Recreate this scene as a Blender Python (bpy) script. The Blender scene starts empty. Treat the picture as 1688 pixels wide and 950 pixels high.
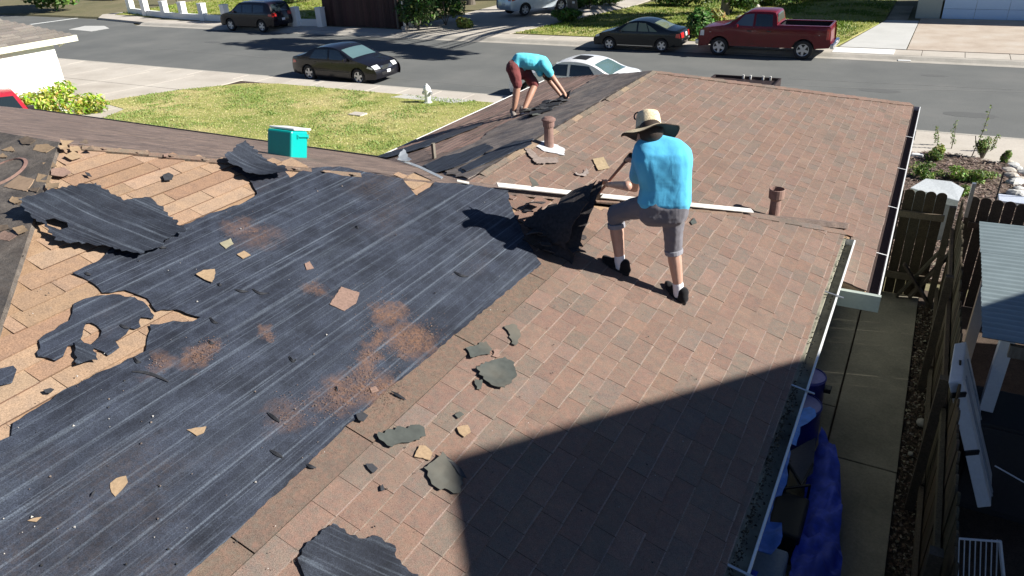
import bpy, bmesh, math, random
from mathutils import Vector, Matrix, noise
from mathutils.geometry import delaunay_2d_cdt
random.seed(7)
S = bpy.context.scene
COL = S.collection
PI = math.pi
R = math.radians
# ------------------------------------------------------------------ camera
CX, CY, FPX = 844.0, 475.0, 1210.0          # photograph centre and focal length in photo pixels
CAMZ = 6.43                                  # camera height above the street
MROW = ((0.87693547, 0.1887661, -0.44198591), (0.47879939, -0.42284409, 0.76938548), (-0.04165723, -0.886324, -0.46118807))
cam_d = bpy.data.cameras.new('camera'); cam = bpy.data.objects.new('camera', cam_d); COL.objects.link(cam)
rot = Matrix(((MROW[0][0], -MROW[0][1], -MROW[0][2]), (MROW[1][0], -MROW[1][1], -MROW[1][2]), (MROW[2][0], -MROW[2][1], -MROW[2][2])))
cam.matrix_world = Matrix.Translation((0, 0, CAMZ)) @ rot.to_4x4()
cam_d.sensor_width = 36; cam_d.lens = FPX / 1688 * 36; cam_d.clip_end = 2000; cam_d.clip_start = 0.1
S.camera = cam
# ------------------------------------------------------------------ light
SUN_EL, SUN_AZ = 31.0, 75.0                  # azimuth from +Y (towards the street) turning to +X
w = bpy.data.worlds.new('World'); S.world = w; w.use_nodes = True
nt = w.node_tree; nt.nodes.clear()
sky = nt.nodes.new('ShaderNodeTexSky'); sky.sky_type = 'NISHITA'; sky.sun_disc = False
sky.air_density = 0.55; sky.dust_density = 0.2; sky.ozone_density = 4.0; sky.sun_elevation = R(SUN_EL); sky.sun_rotation = R(SUN_AZ)
bgn = nt.nodes.new('ShaderNodeBackground'); bgn.inputs[1].default_value = 0.05
wo = nt.nodes.new('ShaderNodeOutputWorld'); nt.links.new(sky.outputs[0], bgn.inputs[0]); nt.links.new(bgn.outputs[0], wo.inputs[0])
sun_d = bpy.data.lights.new('sun', 'SUN'); sun_d.energy = 5.0; sun_d.angle = R(0.5); sun_d.color = (1, 0.955, 0.88)
sun = bpy.data.objects.new('sun', sun_d); COL.objects.link(sun)
SD = Vector((math.cos(R(SUN_EL)) * math.sin(R(SUN_AZ)), math.cos(R(SUN_EL)) * math.cos(R(SUN_AZ)), math.sin(R(SUN_EL))))
sun.rotation_euler = SD.to_track_quat('Z', 'Y').to_euler(); sun.location = (20, 0, 30)
S.view_settings.view_transform = 'Standard'; S.view_settings.look = 'None'; S.view_settings.exposure = 1.0; S.view_settings.gamma = 1
# ------------------------------------------------------------------ where a sight line meets a surface of the place
def ray(u, v):
    a = (u - CX, v - CY, FPX)
    return Vector([sum(MROW[i][k] * a[k] for k in range(3)) for i in range(3)])
C0 = Vector((0, 0, CAMZ))
def at_z(u, v, z):
    r = ray(u, v); return C0 + r * ((z - CAMZ) / r.z)
def at_y(u, v, y):
    r = ray(u, v); return C0 + r * (y / r.y)
def at_x(u, v, x):
    r = ray(u, v); return C0 + r * (x / r.x)
class Plane:                                  # z = z0 + a*x + b*y
    def __init__(s, z0, a, b):
        s.z0, s.a, s.b = z0, a, b; s.n = Vector((-a, -b, 1)).normalized()
    def z(s, x, y): return s.z0 + s.a * x + s.b * y
    def hit(s, u, v):
        r = ray(u, v); k = (s.z0 - CAMZ) / (r.z - s.a * r.x - s.b * r.y); return C0 + r * k
    def p(s, x, y, h=0.0): return Vector((x, y, s.z(x, y))) + s.n * h
T = 0.35
PA = Plane(2.986, -T, 0)                      # big slope falling to the right gutter
ZPK, YPK, XPK = 4.971, 3.107, -5.671
PF = Plane(ZPK + T * YPK, 0, -T)              # front slope, falls towards the street
PB = Plane(ZPK - T * YPK, 0, T)               # rear slope, falls towards the viewer
GT = 0.293; GXE, GXL, GXR, GZE = -0.128, -7.5, -3.815, 2.93
PGR = Plane(GZE + GT * GXE, -GT, 0)           # front wing, right slope
PGL = Plane(GZE - GT * GXL, GT, 0)            # front wing, left slope
GYE, GYF = 11.5, 15.15
PGF = Plane(GZE + GT * GYF, 0, -GT)
GZR = PGR.z(GXR, 0)
def hgt(y):
    if y >= 22: return 0.15
    if y <= 13: return 0.5
    return 0.15 + (22 - y) / 9 * 0.35
def at_g(u, v, dz=0):
    z = 0.3
    for i in range(8):
        q = at_z(u, v, z + dz); z = hgt(q.y)
    return q
# ------------------------------------------------------------------ tagging and mesh helpers
def tag(o, label=None, cat=None, group=None, kind=None):
    if label: o['label'] = label
    if cat: o['category'] = cat
    if group: o['group'] = group
    if kind: o['kind'] = kind
    return o
def empty(name, loc, rz=0, label=None, cat=None, group=None):
    o = bpy.data.objects.new(name, None); COL.objects.link(o); o.location = loc; o.rotation_euler = (0, 0, rz)
    o.empty_display_size = 0.2
    return tag(o, label, cat, group)
def link(name, me, mat=None, parent=None, keep=False, smooth=False):
    """one mesh object; with keep=True its coordinates are world ones although it has a parent"""
    if mat is not None and not me.materials:
        for m in (mat if isinstance(mat, (list, tuple)) else [mat]): me.materials.append(m)
    if smooth:
        for p in me.polygons: p.use_smooth = True
    o = bpy.data.objects.new(name, me); COL.objects.link(o)
    if parent:
        o.parent = parent
        if keep:
            if parent.parent: pm = parent.parent.matrix_basis @ (parent.matrix_parent_inverse @ parent.matrix_basis)
            else: pm = parent.matrix_basis
            o.matrix_parent_inverse = pm.inverted()
    return o
class MB:
    def __init__(s): s.v = []; s.f = []; s.c = []; s.mi = []
    def add(s, vs, fs, col=None, mi=0):
        b = len(s.v); s.v += [tuple(q) for q in vs]
        for k, f in enumerate(fs):
            s.f.append([b + i for i in f]); s.c.append(col if not isinstance(col, list) else col[k]); s.mi.append(mi)
        return s
    def box(s, c, size, M=None, col=None, mi=0):
        x, y, z = [d / 2 for d in size]
        vs = [Vector((a * x, b * y, d * z)) for a in (-1, 1) for b in (-1, 1) for d in (-1, 1)]
        if M is not None: vs = [M @ q for q in vs]
        vs = [q + Vector(c) for q in vs]
        return s.add(vs, [(0, 1, 3, 2), (4, 6, 7, 5), (0, 4, 5, 1), (2, 3, 7, 6), (0, 2, 6, 4), (1, 5, 7, 3)], col, mi)
    def bar(s, a, b, wd, ht, up=(0, 0, 1), col=None, mi=0):
        a, b = Vector(a), Vector(b); d = (b - a); L = d.length; d.normalize(); up = Vector(up)
        sd = d.cross(up)
        if sd.length < 1e-4: sd = d.cross(Vector((1, 0, 0)))
        sd.normalize(); u2 = sd.cross(d)
        M = Matrix((d, sd, u2)).transposed()
        return s.box((a + b) / 2, (L, wd, ht), M, col, mi)
    def tube(s, a, b, ra, rb=None, n=10, caps=True, col=None, mi=0):
        a, b = Vector(a), Vector(b); rb = ra if rb is None else rb
        d = (b - a).normalized(); t = Vector((1, 0, 0)) if abs(d.x) < .9 else Vector((0, 1, 0))
        e1 = d.cross(t).normalized(); e2 = d.cross(e1)
        vs = []
        for i in range(n):
            q = e1 * math.cos(2 * PI * i / n) + e2 * math.sin(2 * PI * i / n)
            vs += [a + q * ra, b + q * rb]
        fs = [(2 * i, 2 * i + 1, (2 * i + 3) % (2 * n), (2 * i + 2) % (2 * n)) for i in range(n)]
        if caps: fs += [tuple(2 * i for i in range(n)), tuple(2 * i + 1 for i in reversed(range(n)))]
        return s.add(vs, fs, col, mi)
    def path(s, pts, r, n=8, col=None):
        pts = [Vector(q) for q in pts]
        for i in range(len(pts) - 1):
            ra = r[i] if isinstance(r, list) else r; rb = r[i + 1] if isinstance(r, list) else r
            s.tube(pts[i], pts[i + 1], ra, rb, n, True, col)
        return s
    def lathe(s, prof, c=(0, 0, 0), n=20, M=None, col=None, mi=0):
        vs = []; m = len(prof)
        for i in range(n):
            a = 2 * PI * i / n
            for r, z in prof:
                q = Vector((r * math.cos(a), r * math.sin(a), z))
                if M is not None: q = M @ q
                vs.append(q + Vector(c))
        fs = []
        for i in range(n):
            for k in range(m - 1):
                j = (i + 1) % n
                fs.append((i * m + k, j * m + k, j * m + k + 1, i * m + k + 1))
        return s.add(vs, fs, col, mi)
    def ball(s, c, r, n=12, m=8, col=None):
        rr = r if isinstance(r, (tuple, list)) else (r, r, r)
        prof = []
        vs = []
        for i in range(n):
            a = 2 * PI * i / n
            for k in range(m + 1):
                b = -PI / 2 + PI * k / m
                vs.append(Vector(c) + Vector((rr[0] * math.cos(b) * math.cos(a), rr[1] * math.cos(b) * math.sin(a), rr[2] * math.sin(b))))
        fs = [(i * (m + 1) + k, ((i + 1) % n) * (m + 1) + k, ((i + 1) % n) * (m + 1) + k + 1, i * (m + 1) + k + 1) for i in range(n) for k in range(m)]
        return s.add(vs, fs, col)
    def mesh(s, name='mesh'):
        me = bpy.data.meshes.new(name); me.from_pydata(s.v, [], s.f)
        if any(s.mi): me.polygons.foreach_set('material_index', s.mi)
        if any(c is not None for c in s.c):
            ca = me.color_attributes.new('tint', 'FLOAT_COLOR', 'CORNER'); buf = []
            for f, c in zip(s.f, s.c):
                c = c or (1, 1, 1); buf += [c[0], c[1], c[2], 1.0] * len(f)
            ca.data.foreach_set('color', buf)
        me.update(); return me
    def build(s, name, mat=None, parent=None, keep=False, smooth=False, bev=0):
        o = link(name, s.mesh(name), mat, parent, keep, smooth)
        if bev:
            b = o.modifiers.new('bevel', 'BEVEL'); b.width = bev; b.segments = 2; b.limit_method = 'ANGLE'
        return o
def jit(c, a=.1):
    k = 1 + random.uniform(-a, a); return tuple(max(0, q * k * (1 + random.uniform(-a, a) * .25)) for q in c)
def ragged(pts, step, amp, seed=0, closed=True):
    """subdivide a 2-D outline and push it about, as a torn edge"""
    out = []; n = len(pts); rnd = random.Random(seed)
    for i in range(n if closed else n - 1):
        a, b = Vector(pts[i][:2]), Vector(pts[(i + 1) % n][:2]); L = (b - a).length; k = max(1, int(L / step))
        nn = Vector((-(b - a).y, (b - a).x)); nn = nn.normalized() if nn.length > 0 else nn
        for j in range(k):
            q = a + (b - a) * (j / k)
            q = q + nn * (amp * (noise.noise(Vector((q.x * 9, q.y * 9, seed))) * .6 + rnd.uniform(-.8, .8)) if j else 0)
            out.append(q)
    return out
def inside(p, poly):
    c = False; n = len(poly); j = n - 1
    for i in range(n):
        if (poly[i][1] > p[1]) != (poly[j][1] > p[1]) and p[0] < (poly[j][0] - poly[i][0]) * (p[1] - poly[i][1]) / (poly[j][1] - poly[i][1]) + poly[i][0]: c = not c
        j = i
    return c
def cdt(outer, holes=(), grid=0):
    """triangulate an outline with holes; returns 2-D points and triangles"""
    pts = []; edges = []
    for loop in [outer] + list(holes):
        b = len(pts); n = len(loop); pts += [Vector(q[:2]) for q in loop]
        edges += [(b + i, b + (i + 1) % n) for i in range(n)]
    if grid:
        xs = [q[0] for q in outer]; ys = [q[1] for q in outer]
        x = min(xs) + grid / 2
        while x < max(xs):
            y = min(ys) + grid / 2
            while y < max(ys):
                q = (x + random.uniform(-.1, .1) * grid, y + random.uniform(-.1, .1) * grid)
                if inside(q, outer) and not any(inside(q, h) for h in holes): pts.append(Vector(q))
                y += grid
            x += grid
    vo, eo, fo, *_ = delaunay_2d_cdt(pts, edges, [], 0, 1e-6)
    tri = []
    for f in fo:
        c = sum((vo[i] for i in f), Vector((0, 0))) / len(f)
        if inside(c, outer) and not any(inside(c, h) for h in holes): tri.append(tuple(f))
    return vo, tri
def sheet_mesh(outer, plane, thick, lift, holes=(), grid=0, wave=0.0, seed=0, curl=None, name='sheet'):
    """a sheet of real thickness lying on a roof plane (outline in plan coordinates)"""
    vo, tri = cdt(outer, holes, grid); me = bpy.data.meshes.new(name); n = len(vo); top = []; bot = []
    for q in vo:
        h = lift + (wave * (0.5 + 0.5 * noise.noise(Vector((q.x * 3.1, q.y * 3.1, seed + 3)))) if wave else 0)
        if curl: h += curl(q.x, q.y)
        top.append(plane.p(q.x, q.y, h + thick)); bot.append(plane.p(q.x, q.y, h))
    ecount = {}
    fs = []
    for f in tri:
        a, b, c = f[:3]
        if (vo[b] - vo[a]).cross(vo[c] - vo[a]) < 0: f = tuple(reversed(f))
        fs.append(f); fs.append(tuple(n + i for i in reversed(f)))
        for i in range(len(f)):
            e = (f[i], f[(i + 1) % len(f)]); ecount[e] = 1
    for (i, j) in list(ecount):
        if (j, i) not in ecount: fs.append((j, i, n + i, n + j))
    me.from_pydata([tuple(q) for q in top + bot], [], fs); me.update()
    return me
def plan(plane, px): return [tuple(plane.hit(u, v)[:2]) for u, v in px]
# ------------------------------------------------------------------ materials
def newmat(name):
    m = bpy.data.materials.new(name); m.use_nodes = True; t = m.node_tree; b = t.nodes['Principled BSDF']
    return m, t, b
def N(t, typ, **k):
    n = t.nodes.new(typ)
    for a, v in k.items():
        if a == 'i':
            for kk, vv in v.items(): n.inputs[kk].default_value = vv
        else: setattr(n, a, v)
    return n
def coords(t, scale=(1, 1, 1), obj=False):
    if obj: src = N(t, 'ShaderNodeTexCoord').outputs['Object']
    else: src = N(t, 'ShaderNodeNewGeometry').outputs['Position']
    mp = N(t, 'ShaderNodeMapping'); mp.inputs['Scale'].default_value = scale; t.links.new(src, mp.inputs[0]); return mp.outputs[0]
def ramp(t, fac, stops):
    r = N(t, 'ShaderNodeValToRGB'); e = r.color_ramp.elements
    while len(e) < len(stops): e.new(.5)
    for k, (p, c) in enumerate(stops): e[k].position = p; e[k].color = (*c, 1) if len(c) == 3 else c
    t.links.new(fac, r.inputs[0]); return r.outputs[0]
def nz(t, vec, scale, detail=4, rough=.55, dist=0):
    n = N(t, 'ShaderNodeTexNoise', i={'Scale': scale, 'Detail': detail, 'Roughness': rough, 'Distortion': dist}); t.links.new(vec, n.inputs['Vector']); return n.outputs[0]
def mix(t, fac, a, b, mode='MIX'):
    m = N(t, 'ShaderNodeMix', data_type='RGBA', blend_type=mode)
    for s_, v in ((0, fac), (6, a), (7, b)):
        if isinstance(v, (int, float)): m.inputs[s_].default_value = v
        elif isinstance(v, tuple): m.inputs[s_].default_value = (*v, 1) if len(v) == 3 else v
        else: t.links.new(v, m.inputs[s_])
    return m.outputs[2]
def bump(t, b, h, strength=.3, dist=.01):
    n = N(t, 'ShaderNodeBump', i={'Strength': strength, 'Distance': dist}); t.links.new(h, n.inputs['Height']); t.links.new(n.outputs[0], b.inputs['Normal'])
def simple(name, col, rough=.6, metal=0, var=.12, scale=30, bmp=.15, spec=.5, obj=True, dirt=None):
    m, t, b = newmat(name); c = coords(t, obj=obj); n1 = nz(t, c, scale); n2 = nz(t, c, scale * .12, 3)
    lo = tuple(q * (1 - var) for q in col); hi = tuple(min(1, q * (1 + var)) for q in col)
    cc = ramp(t, n1, [(.3, lo), (.7, hi)])
    if dirt: cc = mix(t, ramp(t, n2, [(.45, (0, 0, 0)), (.7, (.6, .6, .6))]), cc, dirt)
    t.links.new(cc, b.inputs['Base Color'])
    b.inputs['Roughness'].default_value = rough; b.inputs['Metallic'].default_value = metal; b.inputs['Specular IOR Level'].default_value = spec
    if bmp: bump(t, b, n1, bmp, .004)
    return m
def tinted(name, rough=.9, grain=220, gv=.35, bmp=.5, patch=None, spec=.2, k=1.0, kc=(1, 1, 1), mott=0):
    """colour comes from each piece's own tint, with mineral grain over it"""
    m, t, b = newmat(name); a = N(t, 'ShaderNodeAttribute', attribute_name='tint'); c = coords(t)
    g = nz(t, c, grain, 2, .7); g2 = nz(t, c, 14, 4, .6)
    cc = mix(t, 1.0, a.outputs[0], ramp(t, g, [(.3, tuple((1 - gv) * k * q for q in kc)), (.7, tuple((1 + gv) * k * q for q in kc))]), 'MULTIPLY')
    cc = mix(t, 1.0, cc, ramp(t, g2, [(.3, (.86, .88, .92)), (.7, (1.1, 1.08, 1.05))]), 'MULTIPLY')
    if mott: cc = mix(t, ramp(t, nz(t, c, 38, 5, .75), [(.40, (0, 0, 0)), (.60, (mott,) * 3)]), cc, mix(t, ramp(t, nz(t, c, 26, 3, .6), [(.42, (0, 0, 0)), (.58, (1, 1, 1))]), (.245, .145, .11), (.15, .14, .115)))
    if patch: cc = mix(t, ramp(t, nz(t, c, patch[1], 4, .6), [(patch[2], (0, 0, 0)), (patch[2] + .12, (patch[3],) * 3)]), cc, patch[0])
    t.links.new(cc, b.inputs['Base Color']); b.inputs['Roughness'].default_value = rough; b.inputs['Specular IOR Level'].default_value = spec
    bump(t, b, g, bmp, .004); return m
MAT = {}
MAT['shingle'] = tinted('asphalt_shingle', patch=((.12, .095, .08), 1.6, .56, .35), k=.78, kc=(.84, .865, .855), mott=.42, gv=.5)
MAT['wood'] = tinted('weathered_wood', .85, 60, .25, .3)
MAT['leaf'] = None
def felt_mat(name, c1=(.012, .015, .025), c2=(.026, .032, .047), streak=1.0, ang=0.0, dust=.5, spots=()):
    m, t, b = newmat(name); src = N(t, 'ShaderNodeNewGeometry').outputs['Position']
    mp = N(t, 'ShaderNodeMapping'); mp.inputs['Rotation'].default_value = (0, 0, ang); t.links.new(src, mp.inputs[0])
    def sc(s3):
        q = N(t, 'ShaderNodeMapping'); q.inputs['Scale'].default_value = s3; t.links.new(mp.outputs[0], q.inputs[0]); return q.outputs[0]
    base = mix(t, ramp(t, nz(t, sc((1, .35, 1)), 2.3, 5, .65), [(.32, (0, 0, 0)), (.68, (1, 1, 1))]), c1, c2)
    base = mix(t, ramp(t, nz(t, sc((1, .8, 1)), 6, 6, .7), [(.42, (0, 0, 0)), (.66, (.8, .8, .8))]), base, tuple(q * 1.55 for q in c2))
    base = mix(t, ramp(t, nz(t, sc((1, .9, 1)), 3.4, 6, .72), [(.50, (0, 0, 0)), (.68, (.75,) * 3)]), base, tuple(q * .6 for q in c1))
    # long soft pale smears along the roll
    sm = ramp(t, nz(t, sc((1, .22, 1)), 7, 7, .72, .5), [(.50, (0, 0, 0)), (.78, (.33 * streak,) * 3)])
    sm = mix(t, 1.0, sm, ramp(t, nz(t, sc((1, 1, 1)), 1.7, 4, .6), [(.4, (.15,) * 3), (.62, (1,) * 3)]), 'MULTIPLY')
    base = mix(t, sm, base, (.09, .11, .14))
    # thin printed lines, broken by wear
    for (s_, y_, off, amt) in ((3.1, .03, 0.0, .8), (6.1, .02, 3.7, .45), (1.9, .045, 9.1, .6), (9.7, .03, 5.5, .4), (4.2, .06, 1.3, .5)):
        wv = N(t, 'ShaderNodeTexWave', wave_type='BANDS', bands_direction='X', i={'Scale': s_ * .72, 'Distortion': .45, 'Detail': 2.0, 'Detail Scale': .22, 'Phase Offset': off}); t.links.new(sc((1, y_, 1)), wv.inputs[0])
        ln = ramp(t, wv.outputs[1], [(.978, (0, 0, 0)), (.996, (1, 1, 1))])
        wr = ramp(t, nz(t, sc((1.7, .16, 1)), 3.2 + off, 4, .7), [(.42, (0, 0, 0)), (.67, (amt * .68 * streak,) * 3)])
        base = mix(t, mix(t, 1.0, ln, wr, 'MULTIPLY'), base, (.15, .18, .22))
    g = nz(t, src_scale(t, src), 160, 2, .7)
    base = mix(t, 1.0, base, ramp(t, g, [(.3, (.5,) * 3), (.7, (1.5,) * 3)]), 'MULTIPLY')
    dm = ramp(t, nz(t, sc((1, .5, 1)), 1.15, 5, .62), [(.55, (0, 0, 0)), (.72, (dust,) * 3)])
    base = mix(t, mix(t, 1.0, dm, ramp(t, nz(t, src_scale(t, src), 45, 3, .7), [(.4, (.1,) * 3), (.6, (1,) * 3)]), 'MULTIPLY'), base, (.075, .052, .04))
    if spots:
        acc = None; dn = N(t, 'ShaderNodeTexNoise', i={'Scale': 5.0, 'Detail': 5, 'Roughness': .65}); t.links.new(src, dn.inputs['Vector'])
        dv = N(t, 'ShaderNodeVectorMath', operation='MULTIPLY_ADD'); dv.inputs[1].default_value = (.42, .42, 0); t.links.new(dn.outputs[1], dv.inputs[0]); t.links.new(src, dv.inputs[2])
        for (x, y, rx, ry, amt) in spots:
            mp2 = N(t, 'ShaderNodeMapping'); mp2.vector_type = 'POINT'; mp2.inputs['Location'].default_value = (-(x + .21) / rx, -(y + .21) / ry, 0); mp2.inputs['Scale'].default_value = (1 / rx, 1 / ry, 0); t.links.new(dv.outputs[0], mp2.inputs[0])
            ln_ = N(t, 'ShaderNodeVectorMath', operation='LENGTH'); t.links.new(mp2.outputs[0], ln_.inputs[0])
            mr = N(t, 'ShaderNodeMapRange', i={'From Min': 1.15, 'From Max': .35, 'To Min': 0, 'To Max': amt}); t.links.new(ln_.outputs[1], mr.inputs[0])
            if acc is None: acc = mr.outputs[0]
            else:
                mx = N(t, 'ShaderNodeMath', operation='MAXIMUM'); t.links.new(acc, mx.inputs[0]); t.links.new(mr.outputs[0], mx.inputs[1]); acc = mx.outputs[0]
        gm = N(t, 'ShaderNodeMath', operation='MULTIPLY'); t.links.new(acc, gm.inputs[0]); gr = N(t, 'ShaderNodeMapRange', i={'From Min': .35, 'From Max': .6, 'To Min': .25, 'To Max': 1.0}); t.links.new(nz(t, src, 38, 4, .75), gr.inputs[0]); t.links.new(gr.outputs[0], gm.inputs[1])
        base = mix(t, gm.outputs[0], base, (.17, .095, .062))
    t.links.new(base, b.inputs['Base Color']); b.inputs['Roughness'].default_value = .7; b.inputs['Specular IOR Level'].default_value = .35
    bump(t, b, g, .35, .003); return m
def src_scale(t, src): return src
SPOTS = []
for (u, v, r_, k_, a_) in ((640, 522, .10, 1.2, .9), (684, 562, .16, 1.0, .95), (672, 580, .12, .8, .8), (622, 560, .07, 2.2, .75), (606, 600, .07, 2.4, .75), (598, 638, .10, 1.2, .8), (560, 655, .16, 1.0, .7), (640, 650, .20, .9, .85), (330, 588, .08, 2.0, .7), (262, 602, .07, 1.5, .5), (520, 478, .09, 1.0, .55), (400, 377, .10, 1.3, .5), (432, 398, .14, 1.5, .4), (440, 555, .06, 1.0, .6), (480, 690, .12, 1.2, .35)):
    q_ = PA.hit(u, v); SPOTS.append((q_.x, q_.y, r_, r_ * k_, a_))
MAT['felt'] = felt_mat('roofing_felt', spots=SPOTS)
MAT['felt_loose'] = felt_mat('loose_felt', (.010, .013, .022), (.022, .027, .038), .8, R(78), .1)
MAT['felt_old'] = felt_mat('old_felt', (.05, .046, .044), (.13, .112, .095), .2, R(90), 1.0)
MAT['felt_left'] = felt_mat('wing_felt', (.10, .075, .065), (.18, .13, .105), .25, 0, 1.0)
def layered(name, cols, scale, rough=.95, bmp=.5, fine=60, aniso=(1, 1, 1), gv=.25, obj=False, spec=.3):
    m, t, b = newmat(name); c = coords(t, aniso, obj); n1 = nz(t, c, scale, 6, .6); n2 = nz(t, c, fine, 3, .7)
    k = len(cols); cc = ramp(t, n1, [(.28 + .44 * i / (k - 1), q) for i, q in enumerate(cols)])
    cc = mix(t, 1.0, cc, ramp(t, n2, [(.3, (1 - gv,) * 3), (.7, (1 + gv,) * 3)]), 'MULTIPLY')
    t.links.new(cc, b.inputs['Base Color']); b.inputs['Roughness'].default_value = rough; b.inputs['Specular IOR Level'].default_value = spec
    bump(t, b, n2, bmp, .01); return m
MAT['tan'] = layered('bare_deck', [(.22, .135, .08), (.3, .2, .125), (.36, .25, .16)], 3, fine=130, gv=.2)
MAT['asphalt'] = layered('asphalt', [(.115, .120, .118), (.135, .14, .136), (.165, .167, .16)], .35, fine=25, gv=.12, bmp=.25)
MAT['concrete'] = layered('concrete', [(.40, .36, .31), (.48, .44, .385), (.54, .5, .44)], .5, fine=18, gv=.07, bmp=.2)
MAT['concrete_new'] = layered('pale_concrete', [(.46, .46, .44), (.54, .54, .52)], .7, fine=30, gv=.05, bmp=.2)
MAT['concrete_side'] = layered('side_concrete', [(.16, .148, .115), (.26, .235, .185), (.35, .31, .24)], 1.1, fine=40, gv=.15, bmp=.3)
MAT['kerb'] = layered('kerb_concrete', [(.34, .32, .28), (.46, .43, .38)], 1.5, fine=30, gv=.1)
MAT['grass_ground'] = layered('lawn_soil', [(.16, .22, .04), (.30, .31, .09), (.48, .40, .2)], .33, fine=9, gv=.25)
MAT['dirt'] = layered('dirt', [(.05, .036, .027), (.09, .065, .05)], 3, fine=60, gv=.4)
MAT['ground'] = layered('ground_soil', [(.12, .12, .06), (.2, .17, .1)], .4, fine=10)
MAT['white'] = simple('white_paint', (.78, .79, .78), .4, bmp=.03, var=.04)
MAT['stucco'] = simple('white_stucco', (.82, .83, .80), .8, var=.04, scale=60, bmp=.4, obj=False)
MAT['sage'] = simple('sage_paint', (.36, .41, .37), .6, var=.06)
MAT['black'] = simple('black_plastic', (.015, .015, .017), .5)
MAT['rubber'] = simple('tyre_rubber', (.02, .02, .021), .85)
MAT['steel'] = simple('grey_steel', (.45, .46, .47), .35, .8, var=.1)
MAT['galv'] = simple('galvanised', (.62, .66, .68), .3, .75, var=.1, scale=8, obj=False)
MAT['rust'] = simple('rust_paint', (.21, .125, .105), .75, var=.2, scale=25, bmp=.3, dirt=(.3, .2, .15))
MAT['gutter_in'] = simple('gutter_brown', (.05, .03, .025), .8, var=.3)
MAT['gutter_dirty'] = simple('gutter_dirty', (.26, .25, .19), .8, var=.35, scale=9, dirt=(.04, .036, .03))
MAT['roof_grey'] = layered('grey_shingle', [(.16, .15, .14), (.27, .25, .23)], 4, fine=50, aniso=(1, .3, 1), gv=.3)
MAT['bark'] = layered('bark', [(.09, .075, .06), (.2, .18, .15)], 6, fine=30, aniso=(1, 1, .2))
def glass_mat(name, col, rough=.08):
    m, t, b = newmat(name); b.inputs['Base Color'].default_value = (*col, 1); b.inputs['Roughness'].default_value = rough
    b.inputs['Specular IOR Level'].default_value = .8; b.inputs['Coat Weight'].default_value = .5; return m
MAT['glass'] = glass_mat('car_glass', (.02, .03, .035)); MAT['glass_teal'] = glass_mat('screen_glass', (.10, .17, .18))
def paint(name, col, rough=.22, metal=.0):
    m, t, b = newmat(name); c = coords(t, obj=True); n1 = nz(t, c, 2.5, 4); n2 = nz(t, c, 400, 2)
    t.links.new(ramp(t, n1, [(.3, tuple(q * .9 for q in col)), (.7, tuple(q * 1.1 for q in col))]), b.inputs['Base Color'])
    r = N(t, 'ShaderNodeMapRange', i={'To Min': rough * .8, 'To Max': rough * 1.4}); t.links.new(n1, r.inputs[0]); t.links.new(r.outputs[0], b.inputs['Roughness'])
    b.inputs['Metallic'].default_value = metal; b.inputs['Coat Weight'].default_value = .35; b.inputs['Specular IOR Level'].default_value = .3; b.inputs['Coat Roughness'].default_value = .06; return m
def leaf_mat(name, a, b_, c_=None):
    m, t, b = newmat(name); at = N(t, 'ShaderNodeAttribute', attribute_name='tint')
    t.links.new(at.outputs[0], b.inputs['Base Color']); b.inputs['Roughness'].default_value = .55
    tr = N(t, 'ShaderNodeBsdfTranslucent'); t.links.new(at.outputs[0], tr.inputs[0]); ms = N(t, 'ShaderNodeMixShader'); ms.inputs[0].default_value = .3
    t.links.new(b.outputs[0], ms.inputs[1]); t.links.new(tr.outputs[0], ms.inputs[2]); t.links.new(ms.outputs[0], t.nodes['Material Output'].inputs[0])
    m['cols'] = [*a, *b_]; return m
MAT['leaf'] = leaf_mat('leaf', (0, 0, 0), (0, 0, 0))
# ------------------------------------------------------------------ our house: walls, decks, coverings
house = empty('house', (-4, 5, 0.3), 0, 'single storey house whose brown shingle roof is half stripped to black felt', 'house')
def hp(mb, name, mat, **k): return mb.build(name, mat, house, keep=True, **k)
def slab_part(name, pts, plane, mat, thick=.05, lift=0.0, par=None, **k):
    me = sheet_mesh(pts, plane, thick, lift, name=name, **k); return link(name, me, mat, par or house, keep=True)
N_L, N_R = -2.311, -0.46                      # groove line and lower edge of the near slope
hipY = lambda x: YPK + (x - XPK)              # front hip of the big slope, in plan
hipB = lambda x: YPK - (x - XPK)              # rear hip
# decks (boards under everything)
slab_part('roof_deck', [(XPK, YPK), (N_R - .02, 8.06), (N_R - .02, -2.5), (XPK + 5.6, -2.5)][:3] + [(-.45, -2.5), (XPK + YPK + 2.5, -2.5)][1:] + [(-5.672, 3.106)][:0], PA, MAT['tan'], .05, -.062)
slab_part('roof_deck', [(-14, YPK), (XPK, YPK), (XPK + YPK + 2.5, -2.5), (-14, -2.5)], PB, MAT['felt_old'], .05, -.03)
slab_part('roof_deck', [(-17, YPK), (XPK, YPK), (N_R, hipY(N_R)), (-.466, 8.66), (GXR, 5.85), (GXL, 8.94), (GXL, 9.0), (-17, 9.0)][:6] + [(GXL, 8.94), (-17, 8.94)][1:], PF, MAT['felt_left'], .05, -.04)
slab_part('roof_deck', [(GXR, 5.2), (GXR, GYE), (GXE, GYF), (GXE, 7.2), (-.9, 7.2), (-3.0, 5.9)], PGR, MAT['tan'], .05, -.062)
slab_part('roof_deck', [(GXR, 5.85), (GXR, GYE), (GXL, GYF), (GXL, 8.94)], PGL, MAT['felt_left'], .05, -.045)
slab_part('roof_deck', [(GXR, GYE), (GXE, GYF), (GXL, GYF)], PGF, MAT['felt_left'], .05, -.062)
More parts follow.
